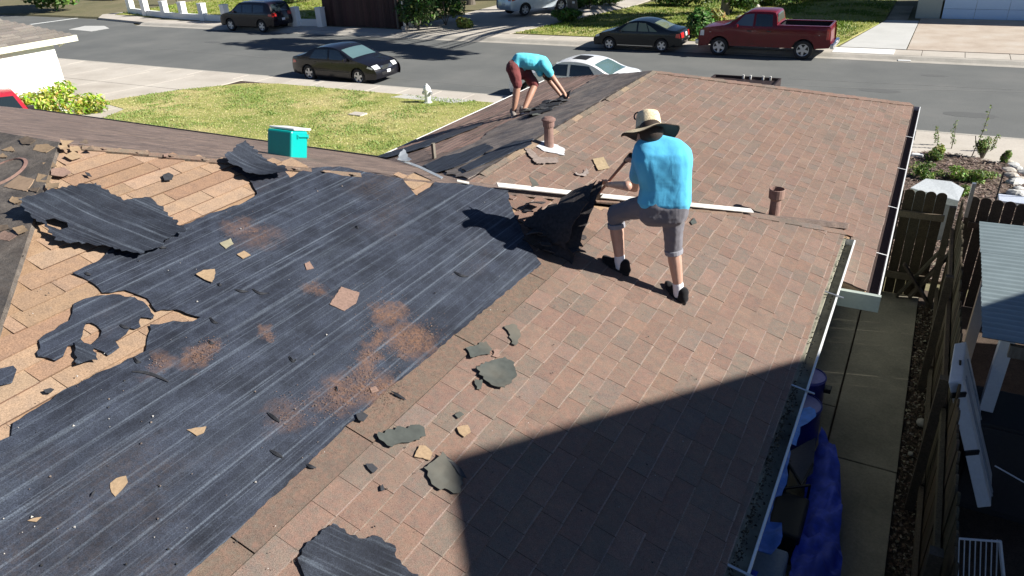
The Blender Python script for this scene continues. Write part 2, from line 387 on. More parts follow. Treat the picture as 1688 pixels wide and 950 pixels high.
# walls
mb = MB()
for (x0, x1, y0, y1) in ((-1.05, -.93, -2.3, 7.4), (-.72, -.6, 7.4, 14.6), (-7.0, -6.88, 9.0, 14.6)):
    mb.box(((x0 + x1) / 2, (y0 + y1) / 2, 1.55), (x1 - x0, y1 - y0, 2.3))
mb.box((-3.8, 14.66, 1.55), (6.4, .12, 2.3)); mb.box((-11.7, 8.3, 1.55), (9.4, .12, 2.3)); mb.box((-.83, 7.34, 1.55), (.36, .12, 2.3))
hp(mb, 'wall', MAT['sage'])
mb = MB(); mb.box((-.30, 7.12, 2.86), (.62, .05, .17)); hp(mb, 'gable_board', MAT['sage'])
mb = MB(); mb.box((-.70, 2.5, 2.93), (.50, 9.6, .02)); hp(mb, 'soffit', MAT['sage'])
mb = MB(); mb.box((-.37, 11.2, 2.72), (.44, 7.5, .02)); hp(mb, 'soffit', MAT['sage'])
# ---------------------------------------------------------------- shingles, course by course
TINTS = [(.30, .198, .158), (.285, .182, .146), (.31, .205, .165), (.275, .19, .155), (.255, .19, .158), (.295, .2, .162), (.24, .185, .155), (.30, .19, .15), (.28, .18, .145), (.265, .198, .168), (.29, .19, .152), (.30, .2, .16)]
EDGE = (.41, .31, .26)
def scan(poly, val, ax):
    o = 1 - ax; xs = []; n = len(poly)
    for i in range(n):
        a, b = poly[i], poly[(i + 1) % n]
        if (a[ax] > val) != (b[ax] > val): xs.append(a[o] + (b[o] - a[o]) * (val - a[ax]) / (b[ax] - a[ax]))
    xs.sort(); return [(xs[i], xs[i + 1]) for i in range(0, len(xs) - 1, 2)]
def courses(poly, plane, ax, sgn, start, step, tab, thick=.009, tints=TINTS, edge=EDGE, lift=0.0, gap=.0025, seed=1, tj=.07, flat=0.0, wline=.055):
    """shingle tabs on a plan polygon. ax: plan axis running down the slope, sgn its direction. returns [(centre, MB)]"""
    rnd = random.Random(seed); out = []; lo = min(p[ax] for p in poly); hi = max(p[ax] for p in poly)
    k0 = math.floor((lo - start) / step) - 1; k1 = math.ceil((hi - start) / step) + 1
    for k in range(k0, k1 + 1):
        a = start + k * step; b = a + step
        ca, cb = max(a, lo), min(b, hi)
        if cb - ca < step * .15: continue
        for s0, s1 in scan(poly, (ca + cb) / 2, ax):
            s = s0 + (rnd.uniform(-tab[1], 0))
            while s < s1:
                L = rnd.uniform(*tab); e0, e1 = max(s, s0) + gap / 2, min(s + L, s1) - gap / 2; s += L
                if e1 - e0 < .02: continue
                up, dn = (ca, cb) if sgn > 0 else (cb, ca)
                up -= sgn * min(.02, step * .15)
                col = jit(rnd.choice(tints), tj); th = thick * rnd.uniform(.8, 1.3); dj = rnd.uniform(-.003, .003) * sgn
                def P(sl, q, h): return plane.p(*((q, sl) if ax == 0 else (sl, q)), h + lift)
                lw = step * wline * rnd.uniform(.6, 1.3) * sgn; w0 = dn + dj - lw; w1 = dn + dj - lw * rnd.uniform(.6, 1.3); tf = .92
                vs = [P(e0, up, .001), P(e1, up, .001), P(e1, dn + dj, th), P(e0, dn + dj, th), P(e1, dn + dj, -.002), P(e0, dn + dj, -.002), P(e0, up, -.004), P(e1, up, -.004), P(e0, w0, .001 + (th - .001) * tf), P(e1, w1, .001 + (th - .001) * tf)]
                fs = [(0, 1, 9, 8), (3, 2, 4, 5), (0, 3, 5, 6), (1, 7, 4, 2), (8, 9, 2, 3)]
                if (vs[1] - vs[0]).cross(vs[2] - vs[0]).dot(plane.n) < 0: fs = [tuple(reversed(f)) for f in fs]
                ed = jit(edge, .15) if rnd.random() < .78 else tuple(q * .8 for q in col)
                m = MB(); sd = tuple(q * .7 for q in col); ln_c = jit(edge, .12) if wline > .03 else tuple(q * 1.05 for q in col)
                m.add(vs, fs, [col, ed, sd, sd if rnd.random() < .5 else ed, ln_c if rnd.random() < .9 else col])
                out.append(((vs[0] + vs[2]) / 2, m))
    return out
TAB = (.15, .31)
nearslope = [(N_L, hipY(N_L)), (-1.361, 7.43), (-.494, 8.05), (N_R, 8.05), (N_R, -2.4), (N_L, -2.4)]
sh = courses(nearslope, PA, 0, 1, N_L, .1290, TAB, seed=3)
up = plan(PA, [(838, 322), (925, 332), (1010, 349), (1003, 366), (846, 512), (844, 475), (890, 437), (868, 402)])
up = [(min(x, N_L - .002), y) for x, y in up]
browns = [(.28, .17, .135), (.24, .15, .12), (.33, .21, .165), (.2, .14, .12)]
sh += courses(up, PA, 0, 1, N_L, .129, (.3, .6), tints=browns, seed=5, lift=-.004)
right = [(GXR + .02, 5.2), (GXR + .02, GYE + .02), (GXE, GYF), (GXE, 7.2), (-.43, 7.2), (-.43, 8.35), (-3.0, 5.6)]
sh += courses(right, PGR, 0, 1, GXE, .1290, TAB, seed=9)
sh += courses([(-6.6, 9.0), (-5.2, 7.4), (-5.2, GYE + 1.4), (GXL, GYF), (GXL, 8.94)], PGL, 0, -1, GXL, .16, (.3, .9), tints=[(.50, .31, .26), (.42, .27, .225), (.56, .37, .31), (.34, .24, .2)], seed=11, edge=(.3, .2, .16), wline=.02)
fslope = [(-17, YPK + .04), (XPK, YPK + .04), (GXR - .25, hipY(GXR - .25)), (GXR - .25, 5.9), (GXL, 8.90), (-17, 8.90)]
sh += courses(fslope, PF, 1, 1, 8.9, .16, (.3, .9), tints=[(.46, .32, .25), (.38, .27, .21), (.52, .38, .30), (.30, .22, .18)], seed=12, edge=(.34, .25, .2), wline=.02)
sh += courses([(GXR, GYE + .03), (GXE, GYF), (GXL, GYF)], PGF, 1, 1, GYF, .16, (.3, .6), seed=13)
def visible(p):
    q = rot.inverted() @ (p - C0)
    if q.z > -.1: return False
    u, v = CX + FPX * q.x / -q.z, CY - FPX * q.y / -q.z
    return -20 < u < 1708 and -20 < v < 970
sh.sort(key=lambda e: (0 if visible(e[0]) else 1, (e[0] - C0).length))
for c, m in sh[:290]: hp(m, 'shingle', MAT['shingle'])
rest = MB()
for c, m in sh[290:]:
    b = len(rest.v); rest.v += m.v; rest.f += [[b + i for i in f] for f in m.f]; rest.c += m.c; rest.mi += m.mi
tag(hp(rest, 'shingle_field', MAT['shingle']), kind='stuff')
# dusty strip between the felt and the groove: long starter pieces
rnd = random.Random(4); y = -2.4
while y < 4.6:
    L = rnd.uniform(.7, 1.15); m = MB(); a, b_ = y + .004, y + L - .004; c = jit((.21, .145, .112), .08)
    vs = [PA.p(N_L - .26, a, -.004), PA.p(N_L - .26, b_, -.004), PA.p(N_L - .02, b_, .010), PA.p(N_L - .02, a, .010), PA.p(N_L - .02, b_, -.006), PA.p(N_L - .02, a, -.006)]
    m.add(vs, [(0, 3, 2, 1), (3, 5, 4, 2)], [c, (.07, .055, .045)]); hp(m, 'starter_strip', MAT['shingle']); y += L
# ---------------------------------------------------------------- bare tan deck boards
tan_px = [(99, 236), (360, 262), (512, 284), (470, 300), (425, 325), (300, 382), (180, 440), (300, 520), (345, 535), (250, 590), (75, 668), (-60, 770), (-60, 600), (0, 565), (22, 510), (45, 455), (62, 425), (72, 395), (90, 340), (92, 300)]
tanp = plan(PA, tan_px)
tanp[0] = (XPK + .02, YPK)
tt = [(.43, .295, .20), (.45, .31, .21), (.40, .27, .18), (.48, .335, .23), (.385, .25, .165)]
MAT['tanp'] = tinted('bare_board', .9, 120, .28, .4, k=.70)
k = 0
for c, m in courses(tanp, PA, 0, 1, XPK, .125, (.35, .75), thick=.010, tints=tt, edge=(.20, .125, .085), lift=-.012, gap=.004, seed=21, tj=.06, wline=.02):
    hp(m, 'deck_board', MAT['tanp'])
for px in ([(455, 268), (512, 280), (480, 302)], [(660, 290), (716, 300), (690, 328)]):
    pass
for px in ([(448, 262), (450, 285), (478, 296), (512, 282), (512, 268)], [(655, 286), (664, 300), (690, 325), (716, 306), (720, 292)]):
    q = plan(PA, px)
    for c, m in courses(q, PA, 0, 1, XPK, .15, (.6, .9), thick=.010, tints=tt[:1], edge=(.3, .2, .13), lift=-.012, seed=3): hp(m, 'deck_board', MAT['tanp'])
# ---------------------------------------------------------------- black felt laid in strips
fm = [(428, 262), (452, 272), (461, 276), (478, 295), (507, 279), (560, 276), (664, 297), (671, 307), (686, 325), (712, 308), (716, 302), (770, 305), (838, 316), (839, 334), (868, 400), (892, 437), (845, 474), (753, 551), (662, 627), (640, 640), (610, 672), (575, 700), (487, 787), (400, 868), (309, 950), (150, 1110), (-500, 1500), (-600, 1200),
      (-60, 770), (0, 729), (19, 721), (22, 699), (75, 666), (116, 640), (240, 581), (243, 562), (249, 546), (247, 537), (262, 537), (286, 531), (300, 533), (318, 532), (331, 525), (308, 519), (290, 512), (268, 512), (258, 515), (252, 508), (243, 494), (231, 489), (206, 480), (182, 484), (168, 484), (157, 471), (140, 461), (120, 452),
      (166, 430), (190, 405), (290, 379), (340, 357), (400, 337), (424, 322), (416, 305), (400, 290), (380, 280)]
fp = plan(PA, fm)
fr = ragged(fp, .035, .008, 5)
bands = [-7.0, -4.35, -3.45, -2.95, -2.0]
MAT['felt_mats'] = None
def clip_mesh(me, x0, x1):
    bm = bmesh.new(); bm.from_mesh(me)
    for x, nrm in ((x0, (-1, 0, 0)), (x1, (1, 0, 0))):
        bmesh.ops.bisect_plane(bm, geom=bm.verts[:] + bm.edges[:] + bm.faces[:], plane_co=(x, 0, 0), plane_no=nrm, clear_outer=True)
    m2 = me.copy(); bm.to_mesh(m2); bm.free(); return m2
for i in range(len(bands) - 1):
    def curl(x, y, a=bands[i], b=bands[i + 1]): return .004 * (x - a) / (b - a)
    me = sheet_mesh(fr, PA, .004, .001 + .0005 * i, grid=.16, wave=.006, seed=2, curl=curl, name='felt_strip')
    m2 = clip_mesh(me, bands[i], bands[i + 1] + .02)
    if len(m2.polygons): link('felt_strip', m2, MAT['felt'], house, keep=True)
isl = [(165, 489), (186, 487), (206, 491), (222, 492), (236, 499), (247, 511), (254, 522), (252, 528), (243, 526), (232, 525), (229, 533), (232, 541), (222, 545), (214, 543), (208, 553), (196, 562), (190, 564), (197, 575), (185, 584), (178, 588), (160, 578), (148, 573), (140, 566), (126, 570), (112, 572), (108, 580), (104, 590), (92, 597), (78, 592), (63, 590), (66, 570), (64, 563), (75, 553), (92, 545), (100, 537), (115, 530), (120, 518), (120, 510), (122, 503), (140, 495)]
ih = [(142, 535), (150, 534), (160, 539), (168, 548), (166, 556), (152, 569), (143, 572), (133, 561), (137, 548)]
me = sheet_mesh(ragged(plan(PA, isl), .03, .012, 8), PA, .004, .002, holes=[ragged(plan(PA, ih), .03, .006, 9)], grid=.15, wave=.01, seed=4)
link('felt_patch', me, MAT['felt'], house, keep=True)
me = sheet_mesh(ragged(plan(PA, [(-20, 612), (5, 608), (22, 604), (25, 618), (20, 632), (5, 636), (-20, 640)]), .03, .01, 8), PA, .004, .002, name='felt_patch')
link('felt_patch', me, MAT['felt'], house, keep=True)
# grey upper half of the front wing's left slope
me = sheet_mesh(ragged([(GXR - .05, 5.95), (GXR - .05, GYE + .05), (-5.35, GYE + 1.5), (-5.1, 10.4), (-5.45, 9.3), (-5.2, 8.3), (-5.4, 7.3)], .12, .05, 3), PGL, .006, .006, grid=.3, wave=.01, name='felt_strip')
MAT['felt_wing'] = felt_mat('wing_strip_felt', (.085, .08, .085), (.20, .165, .14), .3, 0, 1.1)
link('felt_strip', me, MAT['felt_wing'], house, keep=True)
for px in ([(700, 278), (730, 262), (760, 255), (800, 240), (815, 248), (790, 262), (750, 280), (715, 290)], [(620, 261), (700, 236), (790, 205), (795, 209), (700, 246), (640, 263)], [(880, 232), (850, 236), (800, 260), (760, 280), (770, 287), (830, 262), (875, 243)]):
    me = sheet_mesh(ragged(plan(PGL, px), .08, .03, 6), PGL, .005, .016, grid=.25, wave=.02, name='felt_patch'); link('felt_patch', me, MAT['felt'], house, keep=True)
# ---------------------------------------------------------------- caps along hips and ridges
def caps(a, b, pl, pr, wd=.13, ex=.2, cols=None, name='ridge_cap', seed=2, lift=.012, keep_p=1.0):
    rnd = random.Random(seed); a, b = Vector(a), Vector(b); L = (b - a).length; d = (b - a) / L; n = int(L / ex); sd = Vector((-d.y, d.x))
    for i in range(n):
        if rnd.random() > keep_p: continue
        m = MB(); c = jit(rnd.choice(cols or TINTS), .1); p0 = a + d * (i * ex); p1 = a + d * ((i + 1) * ex + .05); wj = wd * rnd.uniform(.85, 1.1)
        def Q(p, s, h):
            q = p + sd * s; pl_ = pl if s > 0 else pr
            z = min(pl.z(q.x, q.y), pr.z(q.x, q.y)); return Vector((q.x, q.y, z + h + lift))
        vs = [Q(p0, wj, .0), Q(p0, 0, .006), Q(p0, -wj, 0), Q(p1, wj, .012), Q(p1, 0, .018), Q(p1, -wj, .012), Q(p1, wj, 0), Q(p1, 0, .006), Q(p1, -wj, 0), Q(p0, wj, -.012), Q(p1, wj, -.012), Q(p0, -wj, -.012), Q(p1, -wj, -.012)]
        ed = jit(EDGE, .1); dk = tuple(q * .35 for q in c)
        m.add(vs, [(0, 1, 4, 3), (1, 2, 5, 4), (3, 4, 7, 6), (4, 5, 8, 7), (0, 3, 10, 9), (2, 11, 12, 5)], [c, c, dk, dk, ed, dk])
        hp(m, name, MAT['shingle'])
caps((GXR, GYE), (GXE, GYF), PGF, PGR, ex=.24)
caps((GXR, 6.1), (GXR, GYE), PGL, PGR, wd=.07, cols=[(.25, .2, .16), (.4, .29, .2)], ex=.24, seed=6, keep_p=.8)
caps((-1.361, 7.43), (-.5, 8.03), PA, PA, wd=.055, cols=[(.27, .2, .165), (.30, .2, .16), (.22, .175, .15)], ex=.26, seed=7, lift=.006)
caps((-2.6, 6.2), (-1.361, 7.43), PA, PA, wd=.07, cols=[(.3, .2, .15), (.24, .16, .12)], ex=.2, seed=8, lift=.0, keep_p=.7)
caps((XPK + .1, hipY(XPK + .1)), (GXR - .1, hipY(GXR - .1)), PF, PA, wd=.05, cols=[(.24, .17, .13), (.33, .23, .17)], ex=.4, seed=9, lift=.002)
# brown overhanging row at the very top of the stripped slope
# eave trim along front slope
mb = MB(); mb.bar((-17, 8.94, PF.z(0, 8.94) - .02), (GXL + .1, 8.94, PF.z(0, 8.94) - .02), .03, .10); hp(mb, 'drip_edge', MAT['black'])
# ---------------------------------------------------------------- gutters
def gutter(x0, y0, y1, z, wd, inner, name='gutter', lipw=.014, side=1, dirt=None):
    prof = [(0, 0), (0, -.11), (wd * .8, -.11), (wd, -.03), (wd, 0), (wd - lipw, 0), (wd - lipw, -.028), (wd * .74, -.095), (.02, -.095), (.02, 0)]
    m = MB(); vs = []
    for y in (y0, y1):
        for px, pz in prof: vs.append((x0 + side * px, y, z + pz))
    n = len(prof); fs = [(i, (i + 1) % n, n + (i + 1) % n, n + i) for i in range(n)]
    m.add(vs, fs); m.add([(x0, y1, z), (x0 + side * wd, y1, z), (x0 + side * wd * .8, y1 + .003, z - .11), (x0, y1 + .003, z - .11)], [(0, 1, 2, 3)])
    m.add([(x0, y0, z), (x0 + side * wd, y0, z), (x0 + side * wd * .8, y0 - .003, z - .11), (x0, y0 - .003, z - .11)], [(0, 1, 2, 3)])
    g = hp(m, name, MAT['white'])
    m = MB(); m.add([(x0 + side * .021, y0, z - .07), (x0 + side * (wd * .79), y0, z - .07), (x0 + side * (wd * .79), y1, z - .07), (x0 + side * .021, y1, z - .07)], [(0, 1, 2, 3)]); m.add([(x0 + side * .022, y0, z - .07), (x0 + side * .022, y1, z - .07), (x0 + side * .0215, y1, z + .004), (x0 + side * .0215, y0, z + .004), (x0 - side * .002, y1, z + .004), (x0 - side * .002, y0, z + .004)], [(0, 1, 2, 3), (3, 2, 4, 5)])
    m.build('gutter_bed', inner, g, keep=True)
    return g
g1 = gutter(-.462, -2.4, 8.0, PA.z(-.46, 0) - .03, .12, MAT['gutter_dirty'])
for y in (1.2, 3.05, 4.95, 6.6):
    m = MB(); m.bar((-.46, y, PA.z(-.43, 0) + .012), (-.29, y, PA.z(-.43, 0) - .02), .018, .006); m.build('hanger', MAT['steel'], g1, keep=True)
g2 = gutter(GXE + .0, 7.18, GYF, GZE - .03, .125, MAT['gutter_in'])
for y in (8.2, 9.7, 11.3, 13.0):
    m = MB(); m.bar((GXE - .02, y, GZE + .0), (GXE + .12, y, GZE - .02), .014, .004); m.build('hanger', MAT['white'], g2, keep=True)
g3 = gutter(GXL, 8.9, GYF, GZE - .03, .12, MAT['gutter_in'], side=-1)
# leaf litter lying in the near gutter
m = MB(); rnd = random.Random(8)
for i in range(1800):
    y = rnd.uniform(-.5, 8.0); x = -.45 + abs(rnd.gauss(0, .03)); s = rnd.uniform(.005, .014)
    if y > 5 and rnd.random() < .8: continue
    if y > 3 and x > -.39 and rnd.random() < .7: continue
    z = PA.z(-.43, 0) - .09 + (.06 if x < -.40 else .01) + rnd.uniform(0, .025); a = rnd.uniform(0, 6.28)
    c = rnd.choice([(.04, .036, .028), (.07, .06, .04), (.03, .028, .025), (.11, .10, .07)])
    m.add([(x + s * math.cos(a), y + s * math.sin(a), z), (x - s * math.sin(a), y + s * math.cos(a), z + s * .5), (x - s * math.cos(a), y - s * math.sin(a), z), (x, y, z + s * .9)], [(0, 1, 3), (1, 2, 3), (2, 0, 3)], c)
tag(hp(m, 'gutter_litter', MAT['wood']), kind='stuff')
# ---------------------------------------------------------------- vent pipes
def pipe(u, v, plane, h, r, capped, top=None):
    b = plane.hit(u, v); m = MB()
    m.tube(b - Vector((0, 0, .05)), b + Vector((0, 0, h)), r * 1.08, r, 18); p = hp(m, 'vent_pipe', MAT['rust'], smooth=False)
    m = MB(); z = h
    if capped: m.lathe([(r * .9, z - .07), (r * 1.25, z - .065), (r * 1.3, z - .0), (r * 1.55, z), (r * 1.55, z + .018), (r * .9, z + .04), (0, z + .045)], b, 18)
    else: m.lathe([(r * .98, z - .03), (r * 1.5, z + .0), (r * 1.52, z + .095), (r * 1.38, z + .10), (r * 1.3, z + .03), (0, z + .02)], b, 18)
    m.build('pipe_cap', MAT['rust'], p, keep=True, smooth=False)
    return b
b = pipe(905, 243, PGR, .31, .052, True)
m = MB(); me = sheet_mesh(ragged([(b.x - .14, b.y - .13), (b.x + .02, b.y - .18), (b.x + .22, b.y - .06), (b.x + .14, b.y + .1), (b.x - .1, b.y + .12)], .03, .015, 1), PGR, .006, .012, name='flashing')
link('flashing', me, simple('silver_flashing', (.55, .56, .58), .5, var=.15, scale=20, obj=False), house, keep=True)
b = pipe(1275, 361, PGR, .25, .055, False)
# flat black disc coloured as the hole's dark inside, and its rim, on the rear slope
c = PB.hit(8, 288); m = MB(); pr = [(.0, .012), (.155, .012)]
Mx = Vector((0, 0, 1)).rotation_difference(PB.n).to_matrix()
m.lathe(pr, c, 28, Mx); hp(m, 'hole_dark_disc', MAT['black'])
m = MB(); m.lathe([(.155, .006), (.16, .03), (.2, .012), (.22, .004)], c, 28, Mx); hp(m, 'hole_collar', MAT['rust'])
# stub board standing on the wing's left slope
m = MB(); q = PGL.hit(716, 262); m.box(q + Vector((0, 0, .08)), (.035, .05, .26)); hp(m, 'wooden_stub', MAT['wood'] if False else MAT['bark'])
# ---------------------------------------------------------------- loose pieces on the roof: each a thing
SH_B = tinted('torn_shingle', .9, 200, .3, .5)
def flat(name, px, plane, mat, label, cat, thick=.006, lift=.006, group=None, grid=.06, wave=.012, rg=.016, curl=0, seed=None, holes=()):
    global _s
    _s = (seed or (_s + 1)); thick *= .6; q = plan(plane, px)
    c = Vector((sum(a[0] for a in q) / len(q), sum(a[1] for a in q) / len(q))); rad = max((Vector(a) - c).length for a in q)
    def cf(x, y): return curl * ((Vector((x, y)) - c).length / rad) ** 2 * (.5 + .5 * noise.noise(Vector((x * 4, y * 4, _s))))
    me = sheet_mesh(ragged(q, .02, rg, _s), plane, thick, lift, holes=holes, grid=grid, wave=wave, seed=_s, curl=cf, name=name)
    base = plane.p(c.x, c.y); me.transform(Matrix.Translation(-base)); o = link(name, me, mat); o.location = base
    return tag(o, label, cat, group)
_s = 10
slate = simple('slate_backing', (.055, .062, .056), .8, var=.2, scale=20, bmp=.3, obj=False, dirt=(.15, .13, .1))
blackp = simple('black_backing', (.03, .032, .038), .75, var=.3, scale=40, bmp=.3, obj=False)
tanb = simple('tan_backing', (.29, .205, .125), .9, var=.15, scale=60, bmp=.4, obj=False)
pinkb = simple('dusty_shingle', (.215, .14, .11), .95, var=.2, scale=70, bmp=.5, obj=False)
blk = paint('x', (.1, .1, .1)) if False else None
flat('loose_felt', [(32, 343), (60, 337), (104, 320), (160, 314), (180, 326), (205, 341), (240, 337), (270, 352), (277, 365), (307, 392), (283, 401), (262, 420), (232, 433), (150, 415), (98, 408), (88, 400), (75, 385), (55, 372)], PA, MAT['felt_loose'], 'big torn sheet of black felt folded loose across the bare tan deck', 'roofing felt', .005, .03, grid=.08, wave=.035, curl=.05, rg=.02,
     holes=[ragged(plan(PA, [(76, 374), (90, 371), (112, 378), (114, 386), (100, 390), (80, 383)]), .03, .006, 4)])
flat('felt_piece', [(370, 270), (385, 258), (405, 247), (425, 262), (440, 275), (470, 290), (475, 300), (430, 305), (405, 300), (395, 288), (378, 284)], PA, MAT['felt_loose'], 'curled up black felt flap left of the teal cooler', 'roofing felt', .005, .03, curl=.10, wave=.06, rg=.02)
flat('felt_piece', [(124, 568), (150, 573), (160, 588), (162, 599), (140, 602), (127, 606), (124, 590)], PA, MAT['felt_loose'], 'small black felt tongue hanging below the hole in the felt patch', 'roofing felt', .004, .014)
flat('felt_piece', [(490, 925), (520, 889), (548, 868), (590, 892), (620, 888), (650, 905), (652, 925), (690, 960), (640, 1010), (520, 1010)], PA, MAT['felt_loose'], 'large dark felt scrap lying at the bottom edge of the roof view', 'roofing felt', .008, .012, curl=.02, rg=.014)
flat('shingle_scrap', [(620, 723), (635, 714), (662, 708), (690, 706), (699, 718), (690, 730), (668, 734), (645, 742), (632, 734)], PA, slate, 'long grey green shingle backing beside the groove line', 'shingle scrap', .006, .012, curl=.02)
flat('shingle_scrap', [(697, 776), (715, 764), (727, 752), (748, 770), (764, 792), (756, 818), (738, 812), (718, 808), (708, 795)], PA, slate, 'grey shingle scrap with black band touching the tip of the big shadow', 'shingle scrap', .006, .012, curl=.03)
flat('shingle_scrap', [(723, 751), (731, 755), (758, 778), (768, 795), (757, 790), (742, 770)], PA, blackp, 'narrow black strip on the scrap by the shadow tip', 'shingle scrap', .003, .03, wave=0, rg=.003)
flat('shingle_scrap', [(783, 611), (798, 602), (830, 594), (846, 604), (848, 628), (830, 645), (808, 640), (795, 630)], PA, slate, 'largest dark scrap in the cluster below the worker', 'shingle scrap', .008, .016, curl=.03)
flat('shingle_scrap', [(766, 578), (800, 567), (810, 580), (806, 588), (774, 594)], PA, slate, 'grey rectangular scrap at the top of the cluster on the groove', 'shingle scrap', .006, .010, curl=.015)
flat('shingle_scrap', [(830, 543), (846, 537), (856, 548), (852, 570), (842, 570), (840, 556)], PA, slate, 'small notched grey scrap nearest the worker in the cluster', 'shingle scrap', .006, .01)
flat('shingle_scrap', [(782, 628), (795, 628), (792, 645), (785, 645)], PA, slate, 'tiny green grey chip left of the largest dark scrap', 'shingle scrap', .006, .008)
flat('shingle_scrap', [(812, 580), (826, 580), (824, 590), (810, 590)], PA, pinkb, 'tiny brown chip beside the rectangular grey scrap', 'shingle scrap', .006, .008)
flat('wood_scrap', [(752, 708), (770, 704), (775, 716), (764, 724), (756, 718)], PA, tanb, 'small tan chip lying alone above the big shadow', 'wood scrap', .01, .012, wave=.004, rg=.004)
flat('wood_scrap', [(682, 756), (690, 738), (700, 738), (712, 750), (708, 762)], PA, tanb, 'tan chip between the two grey shingle scraps', 'wood scrap', .01, .01, wave=.004, rg=.004)
flat('shingle_scrap', [(543, 505), (562, 476), (592, 486), (587, 502), (567, 516)], PA, pinkb, 'square pale pink shingle lying alone in the middle of the felt', 'shingle scrap', .007, .008, wave=.004, rg=.003, curl=.01)
flat('wood_scrap', [(323, 457), (335, 450), (354, 449), (355, 455), (350, 471), (338, 466)], PA, tanb, 'triangular tan chip on the felt below the loose sheet', 'wood scrap', .008, .01, curl=.015, rg=.004)
flat('wood_scrap', [(182, 800), (192, 792), (208, 788), (211, 798), (200, 812), (190, 822), (184, 815)], PA, tanb, 'curved tan chip on the felt at lower left', 'wood scrap', .008, .008, rg=.004)
flat('wood_scrap', [(308, 712), (322, 709), (340, 707), (336, 717), (324, 722)], PA, tanb, 'thin wedge of tan chip in the lower middle of the felt', 'wood scrap', .008, .008, rg=.003)
flat('wood_scrap', [(390, 423), (402, 417), (413, 424), (400, 430)], PA, tanb, 'small tan chip just above the triangular chip', 'wood scrap', .008, .006, rg=.003)
flat('wood_scrap', [(362, 404), (380, 396), (385, 405), (372, 413)], PA, simple('mossy_wood', (.24, .22, .15), .9), 'small mossy chip right of the loose black sheet', 'wood scrap', .008, .006, rg=.004)
flat('wood_scrap', [(46, 862), (56, 858), (69, 856), (60, 864)], PA, tanb, 'tiny tan sliver on the felt near the lower left corner', 'wood scrap', .006, .006, rg=.002)
flat('shingle_scrap', [(502, 438), (510, 434), (517, 445), (505, 448)], PA, pinkb, 'small reddish chip upper middle of the felt', 'shingle scrap', .008, .006, rg=.003)
flat('shingle_scrap', [(609, 643), (618, 640), (624, 648), (612, 651)], PA, pinkb, 'small brown chip where the dust trail meets the strip', 'shingle scrap', .008, .006, rg=.003)
flat('shingle_scrap', [(586, 688), (596, 684), (606, 690), (598, 700), (590, 698)], PA, blackp, 'small black chip at the felt edge by the strip', 'shingle scrap', .006, .02, rg=.003)
flat('shingle_scrap', [(602, 768), (613, 768), (622, 776), (614, 784), (606, 776)], PA, blackp, 'small black chip left of the tan chip pair', 'shingle scrap', .006, .01, rg=.004)
flat('shingle_scrap', [(626, 806), (630, 802), (633, 812), (627, 813)], PA, blackp, 'tiny black crumb below the grey shingle scraps', 'shingle scrap', .006, .01, rg=.002)
flat('shingle_scrap', [(748, 688), (757, 682), (764, 687), (754, 694)], PA, slate, 'tiny square grey chip above the lone tan chip', 'shingle scrap', .006, .01, rg=.002)
flat('shingle_scrap', [(268, 292), (278, 288), (286, 292), (284, 300), (271, 301)], PA, blackp, 'small black chip in the middle of the upper tan deck', 'shingle scrap', .005, .012, rg=.004)
flat('shingle_scrap', [(140, 288), (148, 290), (152, 296), (144, 294)], PA, blackp, 'small black chip at the left of the upper tan deck', 'shingle scrap', .005, .012, rg=.003)
flat('shingle_scrap', [(270, 258), (278, 256), (276, 262), (270, 262)], PA, pinkb, 'small brown chip on the top tan board', 'shingle scrap', .005, .012, rg=.003)
flat('shingle_scrap', [(72, 647), (84, 644), (90, 646), (84, 652), (76, 652)], PA, blackp, 'small dark chip on the lower tan deck', 'shingle scrap', .005, .012, rg=.003)
flat('shingle_scrap', [(1137, 368), (1143, 361), (1148, 370), (1140, 373)], PA, slate, 'tiny dark triangle chip right of the standing worker', 'shingle scrap', .005, .01, rg=.002)
flat('shingle_scrap', [(864, 248), (874, 250), (890, 262), (918, 264), (920, 272), (883, 274), (874, 262)], PGR, simple('mottled_shingle', (.2, .16, .14), .95, var=.3), 'broken mottled shingle just below the capped vent pipe', 'shingle scrap', .008, .012, curl=.03)
flat('shingle_scrap', [(976, 265), (994, 262), (1004, 280), (985, 284)], PGR, simple('ochre_shingle', (.3, .23, .14), .95, var=.2), 'ochre shingle piece left of the straw hat', 'shingle scrap', .008, .012, rg=.003, curl=.01)
flat('shingle_scrap', [(945, 284), (955, 290), (966, 282), (970, 288), (962, 294), (950, 292)], PGR, simple('grey_shard', (.24, .2, .18), .95, var=.3), 'curled grey shard between the vent pipe and the standing worker', 'shingle scrap', .006, .012, curl=.03)
flat('shingle_scrap', [(869, 299), (880, 306), (886, 314), (875, 316)], PA, slate, 'grey shard leaning on the white metal strip', 'shingle scrap', .006, .05, rg=.003)
flat('plank_piece', [(9, 312), (35, 293), (60, 300), (48, 320)], PB, simple('brown_ply', (.30, .21, .14), .85, var=.15), 'square brown plywood piece on the dark slope at far left', 'plywood piece', .012, .015, rg=.004, wave=.004)
